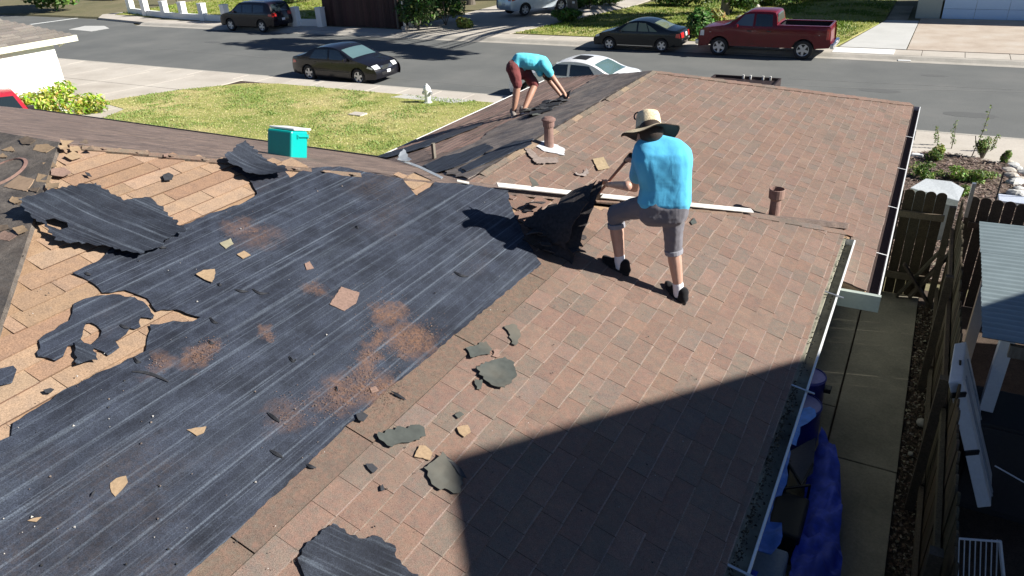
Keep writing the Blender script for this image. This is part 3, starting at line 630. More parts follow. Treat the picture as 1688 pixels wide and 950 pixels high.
# torn chips heaped along the rear hip
rnd = random.Random(33)
oldply = simple('old_ply', (.12, .09, .065), .9, var=.3, scale=30, bmp=.4, obj=False)
CHL = ['tan chip at the top of the dark rear slope just under the ridge', 'broad chip on the ridge right of the topmost tan one', 'chip at the very peak where ridge and hips meet', 'large chip lying on the upper tan deck just below the peak', 'small chip on the top course right of the peak', 'chip half way between the ridge and the torn hip edge', 'large chip on the torn hip edge level with the roof hole', 'largest chip left of the torn hip edge', 'chip lower left of the largest one by the hip edge', 'chip on the hip edge above the loose black sheet', 'chip lying just below the square brown plywood piece', 'chip above the round roof hole', 'chip at the picture edge above the round roof hole', 'chip overlapping the hip just below the peak', 'chip on the tan deck touching the two chips by the peak', 'last chip of the heap, touching the loose black sheet', 'brown chip by the picture edge below the plywood piece', 'chip under the left corner of the loose black sheet', 'lowest chip at the picture edge on the rear slope', 'chip between the plywood piece and the loose black sheet', 'stray chip on the top tan board farthest right of the heap']
chips = [(48, 237, 12), (75, 247, 16), (110, 240, 12), (120, 262, 15), (140, 240, 9), (85, 275, 12), (100, 290, 14), (75, 298, 15), (62, 318, 10), (92, 312, 12), (30, 335, 12), (20, 250, 12), (8, 262, 8), (105, 250, 10), (125, 250, 11), (68, 330, 9), (15, 395, 16), (40, 385, 14), (10, 380, 12), (38, 340, 8), (150, 252, 8)]
for (u, v, s) in chips:
    pl = PA if u > 97 else PB; k = rnd.randint(3, 5); a0 = rnd.uniform(0, 6)
    px = [(u + s * rnd.uniform(.7, 1.15) * 1.2 * math.cos(a0 + 2 * PI * i / k), v + s * .55 * rnd.uniform(.7, 1.15) * math.sin(a0 + 2 * PI * i / k)) for i in range(k)]
    mt_ = rnd.choice([tanb, tanb, pinkb, oldply])
    flat('roof_chip', px, pl, mt_, CHL[chips.index((u, v, s))], 'roofing chip', .005, rnd.uniform(.012, .03), 'broken chips heaped along the left hip', wave=.006, curl=.012, rg=.005)
TEAR = [(140, 453, 150, 457, 0), (221, 591, 233, 601, 4), (217, 616, 278, 633, -5), (343, 564, 353, 570, 2), (388, 480, 410, 484, 2), (416, 479, 444, 486, 5), (346, 526, 359, 536, 3), (748, 450, 771, 459, 3), (441, 683, 461, 699, 0), (445, 745, 466, 758, 0), (505, 768, 520, 775, 1), (586, 375, 590, 380, 0), (360, 470, 365, 474, 1), (150, 822, 156, 812, 2), (644, 648, 668, 662, 0), (198, 538, 213, 545, 1), (262, 410, 275, 412, 1), (553, 640, 556, 648, 0), (476, 590, 486, 600, 2)]
for (u0, v0, u1, v1, bow) in TEAR:
    m = MB(); pts = []
    for i in range(7):
        f = i / 6; q = PA.hit(u0 + (u1 - u0) * f, v0 + (v1 - v0) * f + bow * math.sin(PI * f)) + PA.n * .017; w_ = .009 * math.sin(PI * (f * .9 + .05)) + .002; pts.append((q + Vector((0, w_, 0)), q - Vector((0, w_, 0)), q + Vector((.004, 0, .012 * math.sin(PI * f)))))
    for a, b in zip(pts, pts[1:]): m.add([a[0], b[0], b[1], a[1], a[2], b[2]], [(0, 1, 5, 4), (4, 5, 2, 3)])
    hp(m, 'felt_tear', blackp)
# white metal strip along the hip
def strip(name, px, plane, wd, label, cat, mat, lift=.05, th=.012):
    m = MB(); q = [plane.hit(u, v) + plane.n * lift for u, v in px]
    base = q[0].copy()
    for i in range(len(q) - 1): m.bar(q[i] - base, q[i + 1] - base, wd, th, plane.n); 
    o = m.build(name, mat, bev=.002); o.location = base; return tag(o, label, cat)
oldw = simple('old_white_paint', (.68, .67, .63), .6, var=.15, scale=15, dirt=(.35, .3, .22), obj=False)
strip('metal_strip', [(818, 311), (960, 326), (1237, 353)], PA, .07, 'long white metal strip lying along the hip behind the standing worker', 'metal strip', oldw, .04)
strip('metal_strip', [(655, 271), (690, 284), (727, 302)], PA, .04, 'bent grey flashing in the valley right of the cooler', 'flashing', MAT['galv'], .05)
strip('metal_strip', [(752, 303), (772, 307)], PA, .035, 'short white flashing piece between valley and long white strip', 'flashing', oldw, .03)
flat('flashing_scrap', [(648, 278), (662, 262), (676, 276)], PA, MAT['galv'], 'crumpled bright triangle of flashing in the valley', 'flashing', .004, .05, curl=.1)
# dust trails: loose mineral granules
m = MB(); rnd = random.Random(5)
trail = [(640, 520, 26, 700), (625, 555, 14, 300), (610, 590, 14, 350), (600, 620, 13, 350), (685, 560, 30, 1100), (665, 575, 20, 500), (700, 552, 16, 400), (600, 640, 18, 350), (570, 655, 24, 500), (530, 668, 24, 350), (330, 590, 14, 200), (350, 575, 12, 200), (262, 602, 10, 120), (520, 478, 12, 160), (640, 648, 30, 900), (400, 375, 18, 160), (430, 390, 14, 120), (440, 555, 8, 90), (480, 690, 24, 200)]
for (u, v, s, n) in trail:
    for i in range(int(n * .45)):
        q = PA.hit(u + rnd.gauss(0, s * .9), v + rnd.gauss(0, s * .6)); r = rnd.uniform(.002, .005); a = rnd.uniform(0, 6)
        c = rnd.choice([(.15, .09, .06), (.18, .11, .08), (.12, .07, .055), (.2, .13, .09)])
        h = .02 if q.x < -2.55 else .018
        m.add([q + PA.n * h + Vector((r * math.cos(a), r * math.sin(a), -r * .35 * math.cos(a))), q + PA.n * h + Vector((-r * math.sin(a), r * math.cos(a), r * .35 * math.sin(a))), q + PA.n * h + Vector((-r * math.cos(a), -r * math.sin(a), r * .35 * math.cos(a)))], [(0, 1, 2)], c)
for i in range(420):                           # scattered crumbs everywhere on the big slope
    q = PA.hit(rnd.uniform(-50, 1250), rnd.uniform(300, 1000))
    if q.x > -.5 or q.y > 7: continue
    r = rnd.choice([.002, .003, .004, .007]); a = rnd.uniform(0, 6); c = rnd.choice([(.03, .03, .03), (.2, .16, .13), (.4, .38, .35), (.1, .08, .07)])
    b0 = q + PA.n * .018; m.add([b0 + Vector((r * math.cos(a + k * 2.1), r * math.sin(a + k * 2.1), -r * .35 * math.cos(a + k * 2.1))) for k in range(3)] + [b0 + Vector((0, 0, r))], [(0, 1, 3), (1, 2, 3), (2, 0, 3)], c)
o = m.build('granule_dust', MAT['wood']); tag(o, 'reddish mineral granules spilled in trails over the black felt', 'granules', kind='stuff')
# ---------------------------------------------------------------- stack of torn shingles the worker pries up
def patch3(name, c4, nx, ny, seed, amp, bow, thick, rag=.03):
    """sheet spanning four corners in space with torn edges"""
    rnd = random.Random(seed); a, b, c, d = [Vector(q) for q in c4]; g = []
    nn = (b - a).cross(d - a).normalized()
    if nn.z < 0: nn = -nn
    for j in range(ny + 1):
        row = []
        for i in range(nx + 1):
            s, t_ = i / nx, j / ny
            if i in (0, nx): t_ += rnd.uniform(-.3, .3) / ny
            if j in (0, ny): s += rnd.uniform(-.3, .3) / nx
            p = (a * (1 - s) + b * s) * (1 - t_) + (d * (1 - s) + c * s) * t_
            e = rag * rnd.uniform(-1, 1) if i in (0, nx) or j in (0, ny) else 0
            p = p + (b - a).normalized() * e * (1 if i in (0, nx) else 0) + (d - a).normalized() * e * (1 if j in (0, ny) else 0)
            p = p + nn * (amp * noise.noise(p * 5 + Vector((seed, 0, 0))) + bow * math.sin(PI * t_))
            row.append(p)
        g.append(row)
    m = MB(); W_ = nx + 1; vs = [p for r_ in g for p in r_] + [p - nn * thick for r_ in g for p in r_]; n = W_ * (ny + 1); fs = []
    for j in range(ny):
        for i in range(nx):
            q = (j * W_ + i, j * W_ + i + 1, (j + 1) * W_ + i + 1, (j + 1) * W_ + i); fs.append(q); fs.append(tuple(n + k for k in reversed(q)))
    ring = [i for i in range(nx)] + [j * W_ + nx for j in range(ny)] + [ny * W_ + i for i in range(nx, 0, -1)] + [j * W_ for j in range(ny, 0, -1)]
    for k in range(len(ring)):
        i, j = ring[k], ring[(k + 1) % len(ring)]; fs.append((j, i, n + i, n + j))
    m.add(vs, fs); return m
slabm = simple('dark_shingle_stack', (.036, .030, .030), .9, var=.4, scale=40, bmp=.6, obj=False)
slabs = empty('shingle_stack', PA.hit(905, 425), 0, 'dark stack of torn shingles being pried up in front of the standing worker', 'shingle stack')
bl, br = PA.hit(862, 398), PA.hit(944, 436)
tr = at_y(993, 302, 5.62); tl = at_y(930, 328, 5.55)
lay = [((bl, br, tr, tl), 1), ((PA.hit(880, 400), PA.hit(938, 425), at_y(982, 300, 5.66), at_y(940, 322, 5.66)), 2), ((PA.hit(858, 380), PA.hit(925, 425), at_y(962, 345, 5.2), at_y(905, 350, 5.3)), 3)]
for (cc, sd) in lay:
    cc = [q + PA.n * (.03 * sd - .01) for q in cc]
    if sd == 2: cc[2] = at_y(983, 299, 5.62)
    patch3('torn_shingle', cc, 9, 9, sd * 7, .022, .03, .010, .016).build('torn_shingle', slabm, slabs, keep=True)
rnd = random.Random(90)
for i in range(26):
    u, v = rnd.uniform(862, 945), rnd.uniform(338, 428)
    if u + (v - 338) * -.3 > 925: continue
    q = PA.hit(u, v) + PA.n * rnd.uniform(.03, .11); s = rnd.uniform(.04, .11); a = rnd.uniform(0, 3); tlt = rnd.uniform(-.45, .05)
    e1 = Vector((math.cos(a), math.sin(a), tlt)) * s; e2 = Vector((-math.sin(a), math.cos(a), rnd.uniform(-.2, .2))) * s * rnd.uniform(.5, 1)
    patch3('torn_shingle', (q - e1 - e2, q + e1 - e2, q + e1 + e2, q - e1 + e2), 3, 3, i, .02, .01, .008, .012).build('torn_shingle', slabm, slabs, keep=True)
# ---------------------------------------------------------------- rubble at the second worker's feet
heap = empty('shingle_heap', PGL.hit(895, 180), 0, 'low heap of black torn shingles at the stooping worker\'s feet', 'shingle heap')
for i in range(16):
    t_ = rnd.random(); u, v = 876 + 56 * t_ + rnd.uniform(-6, 6), 190 - 24 * t_ + rnd.uniform(-5, 5)
    q = PGL.hit(u, v) + PGL.n * rnd.uniform(.01, .07); s = rnd.uniform(.08, .22); a = rnd.uniform(0, 3)
    e1 = Vector((math.cos(a), math.sin(a), .29 * math.cos(a) + rnd.uniform(-.25, .25))) * s; e2 = Vector((-math.sin(a), math.cos(a), -.29 * math.sin(a) + rnd.uniform(-.2, .2))) * s * .6
    patch3('torn_shingle', (q - e1 - e2, q + e1 - e2, q + e1 + e2, q - e1 + e2), 3, 3, i + 50, .03, .02, .01, .02).build('torn_shingle', blackp if rnd.random() < .8 else slate, heap, keep=True)
# ---------------------------------------------------------------- teal cooler on the ridge strip
q = PF.hit(478, 259)
print('cooler at', q, [rot.inverted() @ (q - C0)])
dist = (q - C0).length; kx = dist / FPX
cw, cd_, ch = .36, .25, .33
teal = simple('teal_plastic', (.0, .36, .33), .35, var=.04, bmp=0)
cl = empty('cooler', q + Vector((0, 0, .0)), 0, 'teal plastic cooler with white lid standing on the roof ridge', 'cooler')
tl_ = Matrix.Rotation(R(-15), 3, 'X')
m = MB(); m.box((0, 0, ch * .46), (cw, cd_, ch * .92), tl_); m.build('cooler_body', teal, cl, bev=.02)
m = MB(); m.box(tl_ @ Vector((0, 0, ch * .96)), (cw * 1.03, cd_ * 1.04, ch * .07), tl_); m.build('cooler_lid', MAT['white'], cl, bev=.008)
m = MB(); m.bar(tl_ @ Vector((cw / 2 + .012, -cd_ * .3, ch * .74)), tl_ @ Vector((cw / 2 + .012, cd_ * .3, ch * .74)), .02, .022); m.bar(tl_ @ Vector((cw / 2 + .004, -cd_ * .3, ch * .66)), tl_ @ Vector((cw / 2 + .004, -cd_ * .3, ch * .8)), .02, .02); m.bar(tl_ @ Vector((cw / 2 + .004, cd_ * .3, ch * .66)), tl_ @ Vector((cw / 2 + .004, cd_ * .3, ch * .8)), .02, .02)
m.build('cooler_handle', teal, cl, bev=.004)
# ------------------------------------------------------------------ people
def camdepth(p): return -(rot.inverted() @ (Vector(p) - C0)).z
def at_d(u, v, d): return C0 + ray(u, v) * (d / FPX)
def jt(u, v, par, L, far=True):
    """the joint seen at a pixel whose bone from par has length L"""
    r = ray(u, v).normalized(); w_ = C0 - par; b = r.dot(w_); c = w_.dot(w_) - L * L; disc = b * b - c
    if disc < 0: return C0 + r * (-b)
    return C0 + r * ((-b + math.sqrt(disc)) if far else (-b - math.sqrt(disc)))
def capsules(mb, lst, n=12):
    for a, ra, b, rb in lst:
        a, b = Vector(a), Vector(b)
        mb.tube(a, b, ra, rb, n, False); mb.ball(a, ra, n, 6); mb.ball(b, rb, n, 6)
def organic(name, lst, mat, parent, vox=.009, smooth=6, balls=(), disp=0, dscale=.08, thick_=None):
    m = MB(); capsules(m, lst)
    for c, r in balls: m.ball(c, r, 14, 10)
    o = m.build(name, mat, parent, keep=True)
    rm = o.modifiers.new('remesh', 'REMESH'); rm.mode = 'VOXEL'; rm.voxel_size = vox; rm.use_smooth_shade = True
    if disp:
        sm0 = o.modifiers.new('smooth0', 'SMOOTH'); sm0.iterations = 3; sm0.factor = .5
        tx = bpy.data.textures.new(name + '_folds', 'CLOUDS'); tx.noise_scale = dscale; tx.noise_depth = 2
        d = o.modifiers.new('folds', 'DISPLACE'); d.texture = tx; d.strength = disp; d.mid_level = .5; d.texture_coords = 'GLOBAL'
    sm = o.modifiers.new('smooth', 'SMOOTH'); sm.iterations = smooth; sm.factor = .5
    return o
def slabs_between(spine, n=14):
    """spine: list of (centre, half vector, radius); wide body slices"""
    out = []; k = len(spine) - 1
    for i in range(n + 1):
        t_ = i / n * k; a = min(int(t_), k - 1); f = t_ - a
        c = spine[a][0].lerp(spine[a + 1][0], f); h = spine[a][1].lerp(spine[a + 1][1], f); r = spine[a][2] * (1 - f) + spine[a + 1][2] * f
        out.append((c - h, r, c + h, r))
    return out
def fingers(palm_c, fwd, side, nrm, curl, s=1.0, thumb=1):
    """four bent fingers and a thumb; returns capsules. nrm: out of the palm (towards which the fingers close)"""
    out = []; fwd, side, nrm = fwd.normalized(), side.normalized(), nrm.normalized()
    for k, L in zip((-1.5, -.5, .5, 1.5), (.062, .074, .078, .070)):
        p = palm_c + fwd * .042 * s + side * .021 * k * s; a = .25; d = fwd
        for j, seg in enumerate((.45, .32, .23)):
            a_ = curl * (j + .7) / 1.4 * (1 + .06 * k); d = fwd * math.cos(a_) + nrm * math.sin(a_); q = p + d * L * seg * s * 1.15
            out.append((p, (.0095 - .001 * j) * s, q, (.0088 - .001 * j) * s)); p = q
    p = palm_c - fwd * .025 * s + side * .036 * thumb * s
    d1 = (fwd * .6 + side * thumb * .6 + nrm * .5).normalized(); q = p + d1 * .038 * s; d2 = (fwd * .7 + nrm * .75 - side * thumb * .1).normalized(); q2 = q + d2 * .032 * s
    out += [(p, .013 * s, q, .011 * s), (q, .011 * s, q2, .009 * s)]
    for k in (-1.1, -.35, .35, 1.1): out.append((palm_c - fwd * .035 * s + side * .018 * k * s, .0145 * s, palm_c + fwd * .038 * s + side * .021 * k * s, .0125 * s))
    return out
def head_parts(c, fdir, up, s=1.0):
    fdir = fdir.normalized(); up = up.normalized(); rt = fdir.cross(up).normalized()
    b = [(c, .088 * s), (c + up * .03 * s - fdir * .015 * s, .092 * s), (c - up * .055 * s + fdir * .03 * s, .062 * s), (c - up * .085 * s + fdir * .055 * s, .036 * s),
         (c + fdir * .095 * s - up * .022 * s, .016 * s), (c + fdir * .088 * s - up * .002 * s, .013 * s), (c + fdir * .08 * s - up * .066 * s, .018 * s)]
    for q in (-1, 1):
        b += [(c + rt * .088 * q * s - up * .015 * s - fdir * .01 * s, .018 * s), (c + rt * .088 * q * s + up * .008 * s - fdir * .012 * s, .018 * s), (c + fdir * .06 * s + rt * .03 * q * s - up * .035 * s, .038 * s)]
    return b, rt
def eyes(c, fdir, up, rt, parent, s=1.0):
    m = MB()
    for q in (-1, 1): m.ball(c + fdir.normalized() * .083 * s + rt * .032 * q * s + up.normalized() * .008 * s, .0125 * s, 10, 8)
    m.build('eyes', MAT['white'], parent, keep=True)
    m = MB()
    for q in (-1, 1): m.bar(c + fdir.normalized() * .092 * s + rt * .018 * q * s + up.normalized() * .03 * s, c + fdir.normalized() * .088 * s + rt * .05 * q * s + up.normalized() * .03 * s, .01, .006)
    m.build('eyebrows', MAT['hair'], parent, keep=True)
    m = MB(); m.bar(c + fdir.normalized() * .094 * s - rt * .022 * s - up.normalized() * .055 * s, c + fdir.normalized() * .094 * s + rt * .022 * s - up.normalized() * .055 * s, .01, .009); m.build('mouth', simple('lips', (.4, .17, .14), .5), parent, keep=True)
def skin(name, col):
    m, t, b = newmat(name); c = coords(t); n1 = nz(t, c, 8, 4)
    t.links.new(ramp(t, n1, [(.3, tuple(q * .9 for q in col)), (.7, tuple(q * 1.08 for q in col))]), b.inputs['Base Color'])
    b.inputs['Roughness'].default_value = .5; b.inputs['Subsurface Weight'].default_value = .08; b.inputs['Subsurface Radius'].default_value = (.02, .008, .004); return m
MAT['hair'] = simple('dark_hair', (.035, .022, .015), .7, scale=120, bmp=.5)
MAT['skin1'] = skin('skin_light', (.48, .29, .22)); MAT['skin2'] = skin('skin_tanned', (.40, .22, .15)); MAT['skinarm'] = skin('skin_arm', (.3, .16, .11))
def cloth(name, col, var=.08):
    m, t, b = newmat(name); c = coords(t); n1 = nz(t, c, 5, 4); n2 = nz(t, c, 500, 2)
    t.links.new(ramp(t, n1, [(.3, tuple(q * (1 - var) for q in col)), (.7, tuple(min(1, q * (1 + var)) for q in col))]), b.inputs['Base Color'])
    b.inputs['Roughness'].default_value = .9; b.inputs['Specular IOR Level'].default_value = .15; b.inputs['Sheen Weight'].default_value = .15
    n3 = nz(t, coords(t, (1, 1, .35)), 12, 3, .5, 1.2); mm = N(t, 'ShaderNodeMath', operation='MULTIPLY_ADD', i={1: .15}); t.links.new(n2, mm.inputs[0]); t.links.new(n3, mm.inputs[2])
    bump(t, b, mm.outputs[0], .35, .012); return m
shirtm = cloth('cyan_shirt', (.10, .47, .74)); greym = cloth('grey_shorts', (.155, .15, .17)); maroon = cloth('maroon_shorts', (.16, .045, .045)); sockm = cloth('white_sock', (.75, .75, .78)); shoem = cloth('black_shoe', (.012, .012, .014))
# ---- standing worker
w1 = empty('person', PA.hit(1075, 470), 0, 'worker in straw hat, bright blue shirt and grey shorts prying up shingles with a shovel', 'person')
aR = PA.p(*PA.hit(1116, 491)[:2], .085)                     # right ankle over its contact
aR = at_d(1119, 478, camdepth(aR)); 
kR = jt(1109, 402, aR, .41, False); hR = at_d(1110, 342, camdepth(aR) - .34)
aL = PA.p(*PA.hit(1012, 443)[:2], .08); aL = at_d(1022, 432, camdepth(aL))
kL = jt(1014, 352, aL, .43, False)
rtv = Vector((.93, .36, 0)).normalized()
hL = at_d(1078, 336, camdepth(hR) - .02)
pel = (hL + hR) / 2
print('thighs', (hR - kR).length, (hL - kL).length, (kR - aR).length, (kL - aL).length, 'hips', (hL - hR).length, hR, hL, kL, aL, aR)
dpt = camdepth(pel)
waist = at_d(1097, 308, dpt - .05); chest = at_d(1093, 262, dpt - .12); neck = at_d(1082, 236, dpt - .12)
sL = at_d(1058, 252, dpt - .11); sR = at_d(1119, 257, dpt - .15)
head = at_d(1070, 222, dpt - .12); hup = (at_d(1072, 190, dpt - .16) - head).normalized()
eL = at_d(1046, 307, dpt - .20); hdL = at_d(1013, 307, dpt - .05)
eR = at_d(1088, 300, dpt + .20); hdR = at_d(1040, 275, dpt + .18)
print('arms', (sL - eL).length, (eL - hdL).length, (sR - eR).length, (eR - hdR).length, 'torso', (neck - pel).length)
fd1 = Vector((-.72, .62, -.3)).normalized()
legs = [(kR, .056, aR.lerp(kR, .62), .056), (aR.lerp(kR, .62), .056, aR, .036), (hR, .08, kR, .058), (kL, .056, aL.lerp(kL, .62), .058), (aL.lerp(kL, .62), .058, aL, .037), (hL, .08, kL, .06), (aR, .037, aR - Vector((0, 0, .05)), .04), (aL, .037, aL - Vector((0, 0, .05)), .04)]
arms = [(sL, .05, eL, .041), (eL, .041, hdL.lerp(eL, .65), .038), (hdL.lerp(eL, .65), .038, hdL, .025), (sR, .05, eR, .041), (eR, .041, hdR, .026)]
tors = slabs_between([(pel, rtv * .08, .09), (waist, rtv * .08, .085), (chest, rtv * .10, .09), (neck, rtv * .03, .06)], 10)
nk = [(neck, .055, head, .055)]
hb, rt1 = head_parts(head, fd1, Vector((.05, 0, 1)), 1.0)
shaft_b = at_y(984, 322, 5.86); shaft_a = at_d(1038, 258, dpt + .12)
sdir = (shaft_b - shaft_a).normalized()
hdL = shaft_a.lerp(shaft_b, .66); eL = jt(1047, 309, hdL + Vector((.03, -.02, 0)), .25, False); hdR2 = shaft_a + sdir * .06; print('armL', (sL - eL).length, (eL - hdL).length)
arms[0] = (sL, .05, eL, .042); arms[1] = (eL, .042, hdL.lerp(eL, .65), .038)
arms[2] = (arms[2][0], .038, hdL + Vector((.03, -.02, .0)), .025); arms[4] = (eR, .041, hdR2 + Vector((.03, .03, 0)), .026)
fw = Vector((-.6, .75, -.1)).normalized()
hand1 = fingers(hdL + Vector((.012, -.03, .005)), fw, sdir, fw.cross(sdir) if fw.cross(sdir).dot(Vector((-1, 0, 0))) > 0 else -fw.cross(sdir), 1.5, 1.05, -1)
hand2 = fingers(hdR2 + Vector((.03, .02, 0)), -fw, sdir, Vector((-.8, -.5, .2)), 1.5, 1.05, -1)
body = organic('body', legs + arms + tors + nk + hand1 + hand2, MAT['skin1'], w1, vox=.0065, smooth=4, balls=hb)
eyes(head, fd1, Vector((.05, 0, 1)), rt1, w1)
m = MB(); m.ball(head + Vector((0.015, -.015, .03)), (.098, .098, .095), 18, 12); m.build('hair', MAT['hair'], w1, keep=True, smooth=True)
sleeve = lambda s_, e_, f, r0, r1: [(s_, r0, s_.lerp(e_, f), r1)]
shirt = slabs_between([(pel + Vector((0, 0, .035)), rtv * .095, .113), (waist, rtv * .08, .118), (waist.lerp(chest, .55), rtv * .09, .125), (chest, rtv * .10, .13), (chest.lerp(neck, .6), rtv * .11, .09), (neck, rtv * .04, .062)], 22)
shirt += sleeve(sL, eL, .66, .072, .066) + sleeve(sR, eR, .62, .072, .066) + [(sL, .072, chest - rtv * .08, .09), (sR, .072, chest + rtv * .08, .09)]
so = organic('shirt', shirt, shirtm, w1, vox=.009, smooth=5, disp=.020, dscale=.17)
# cut sleeves and hem square: trimming by a ring of darker cuff is left out; shorts
shorts = slabs_between([(pel + Vector((0, 0, .0)), rtv * .085, .105), (pel, rtv * .088, .112), (pel - Vector((0, 0, .06)), rtv * .085, .11)], 6)
shorts += [(hR, .10, kR.lerp(aR, .08), .070), (hL, .103, kL.lerp(hL, .02), .073), (kL.lerp(hL, .02), .073, kL.lerp(aL, .14), .066)]
organic('shorts', shorts, greym, w1, vox=.009, smooth=3, disp=.016, dscale=.07)
for kx, ax in ((kR, aR), (kL, aL)):
    m = MB(); q = kx.lerp(ax, .17 if kx is kR else .24); d = (ax - kx).normalized(); m.tube(q - d * .022, q + d * .018, .075 if kx is kR else .072, .073, 20); m.build('cuff', cloth('grey_cuff', (.26, .26, .29)), w1, keep=True, smooth=False, bev=.006)
def shoe(ank, ground, fwd, parent, mat, name='shoe', s=1.0, sole=None):
    n_ = ground.n; fwd = (fwd - n_ * fwd.dot(n_)).normalized(); b = ground.p(ank.x, ank.y, 0); sd = n_.cross(fwd)
    L = [(b + n_ * .045 - fwd * .05 * s, .040 * s, b + n_ * .045 + fwd * .08 * s, .040 * s), (b + n_ * .035 + fwd * .08 * s, .038 * s, b + n_ * .03 + fwd * .165 * s, .030 * s), (b + n_ * .04 - fwd * .045 * s, .04 * s, b + n_ * .085 - fwd * .015, .047 * s),
         (b + n_ * .03 + sd * .015 + fwd * .06, .035, b + n_ * .028 + sd * .018 + fwd * .13, .03), (b + n_ * .03 - sd * .015 + fwd * .06, .035, b + n_ * .028 - sd * .012 + fwd * .13, .03)]
    o = organic(name, L, mat, parent, vox=.009, smooth=3)
    m = MB(); out = []
    for i in range(20):
        a = 2 * PI * i / 20; x = .045 + .135 * math.cos(a); y = (.045 + .008 * math.cos(a)) * math.sin(a); out.append((x, y))
    top = [b + fwd * x * s + sd * y * s + n_ * .026 for x, y in out]; bo = [b + fwd * x * s + sd * y * s + n_ * .002 for x, y in out]
    m.add(top + bo, [tuple(range(20)), tuple(reversed(range(20, 40)))] + [(i, (i + 1) % 20, 20 + (i + 1) % 20, 20 + i) for i in range(20)]); m.build('sole', sole or MAT['black'], o, keep=True)
    return o
shoe(aR, PA, Vector((-.75, .5, .3)), w1, shoem); shoe(aL, PA, Vector((-.95, .15, .3)), w1, shoem)
for a_, k_ in ((aR, kR), (aL, kL)):
    m = []; d = (k_ - a_).normalized(); organic('sock', [(a_ - Vector((0, 0, .04)), .043, a_ + d * .05, .045)], sockm, w1, vox=.007, smooth=2)
# straw hat
straw, t, b = newmat('straw'); c = coords(t, obj=False); n1 = nz(t, c, 90, 3, .7); n2 = nz(t, c, 14, 3)
cc = mix(t, ramp(t, n2, [(.4, (0, 0, 0)), (.65, (.7, .7, .7))]), ramp(t, n1, [(.3, (.42, .32, .18)), (.6, (.72, .60, .40))]), (.74, .64, .46)); t.links.new(cc, b.inputs['Base Color']); b.inputs['Roughness'].default_value = .85; bump(t, b, n1, .8, .006)
hat = empty('straw_hat', head, 0)
hat['x'] = 1
COL.objects.unlink(hat); bpy.data.objects.remove(hat)
hu = Vector((-.26, .44, .86)).normalized(); Mh = Vector((0, 0, 1)).rotation_difference(hu).to_matrix()
hc = head + hu * .035
m = MB(); n = 40
prof = [(.0, .150), (.045, .152), (.078, .140), (.088, .115), (.094, .06), (.100, .01), (.105, 0), (.15, -.004), (.19, -.012), (.218, -.026), (.219, -.033), (.19, -.02), (.15, -.013), (.102, -.009)]
vs = []; 
for i in range(n):
    a = 2 * PI * i / n
    for r, z in prof:
        rr = r * (1.0 if r < .11 else (1 + .05 * math.sin(a * 3 + 1))); zz = z + (0 if r < .11 else (r - .1) * (.22 * math.cos(2 * a + .5) + .08 * math.sin(5 * a)))
        if z > .1: zz -= .02 * math.cos(a) ** 2 * (1 if r < .05 else .3)
        vs.append(Mh @ Vector((rr * math.cos(a), rr * math.sin(a) * (.95 if r < .11 else 1), zz)) + hc)
k = len(prof); fs = []; mi_top = []; 
m.add(vs, [(i * k + j, ((i + 1) % n) * k + j, ((i + 1) % n) * k + j + 1, i * k + j + 1) for i in range(n) for j in range(9)], None, 0)
m.add(vs, [(i * k + j, ((i + 1) % n) * k + j, ((i + 1) % n) * k + j + 1, i * k + j + 1) for i in range(n) for j in range(9, k - 1)], None, 1)
ho = m.build('straw_hat', [straw, simple('hat_underside', (.05, .035, .025), .9)], w1, keep=True, smooth=True)  # underside of the brim coloured darker than the top
m = MB(); m.lathe([(.101, .0), (.1035, .004), (.101, .02), (.097, .022)], hc, 30, Mh); m.build('hat_band', simple('hat_cord', (.3, .22, .12), .8), ho, keep=True)
m = MB(); pts = [Mh @ Vector((-.09 + .03 * math.cos(a), .03, .13 + .03 * math.sin(a))) + hc for a in [i * .5 for i in range(0, 9)]]; m.path(pts, .006); m.build('hat_feather', MAT['black'], ho, keep=True)
# shovel held by both hands
shv = empty('roofing_shovel', shaft_b, 0, 'long roofing shovel with a dark grip pushed under the raised shingle stack', 'shovel')
m = MB(); m.tube(shaft_a, shaft_b, .013, .013, 10); m.build('shaft', simple('ash_handle', (.20, .07, .05), .5), shv, keep=True)
m = MB(); m.tube(shaft_a - sdir * .03, shaft_a + sdir * .10, .021, .021, 12); m.build('grip', MAT['black'], shv, keep=True, bev=.004)
m = MB(); sd2 = sdir.cross(Vector((0, 0, 1))).normalized(); m.bar(shaft_b, shaft_b + sdir * .13, .12, .004, (0, 0, 1)); m.tube(shaft_b - sdir * .08, shaft_b + sdir * .05, .017, .02, 10); m.build('blade', MAT['black'], shv, keep=True)
# ---- stooping worker on the front wing
w2 = empty('person', PGL.hit(860, 192), 0, 'worker bent double in cyan shirt and maroon shorts lifting a black shingle', 'person')
def jp(u, v, d): return at_d(u, v, d)
aN = PGL.p(*PGL.hit(848, 192)[:2], .08); aF = PGL.p(*PGL.hit(866, 188)[:2], .08)
dN, dF = camdepth(aN), camdepth(aF)
aN = at_d(847, 184, dN); aF = at_d(864, 180, dF + .05); d0 = (dN + dF) / 2
print('w2 depth', d0, 'px/m', FPX / d0)
kN = jt(853, 140, aN, .41, False); kF = jt(881, 140, aF, .43, True)
hN = at_d(845, 112, d0 - .08); hF = at_d(862, 113, d0 + .12)
pel2 = (hN + hF) / 2; sp = (hF - hN).normalized()
print('w2 legs', (kN - aN).length, (kF - aF).length, (hN - kN).length, (hF - kF).length, 'hips', (hF - hN).length)
wai = at_d(862, 100, d0); che = at_d(886, 103, d0); nek = at_d(900, 112, d0); hd = at_d(903, 122, d0 + .03)
sN = at_d(896, 106, d0 - .17); sF = at_d(896, 112, d0 + .17)
eN = jt(914, 132, sN, .31, True); haN = jt(931, 155, eN, .27, True)
eF = jt(906, 134, sF, .28, True); haF = jt(924, 157, eF, .26, False)
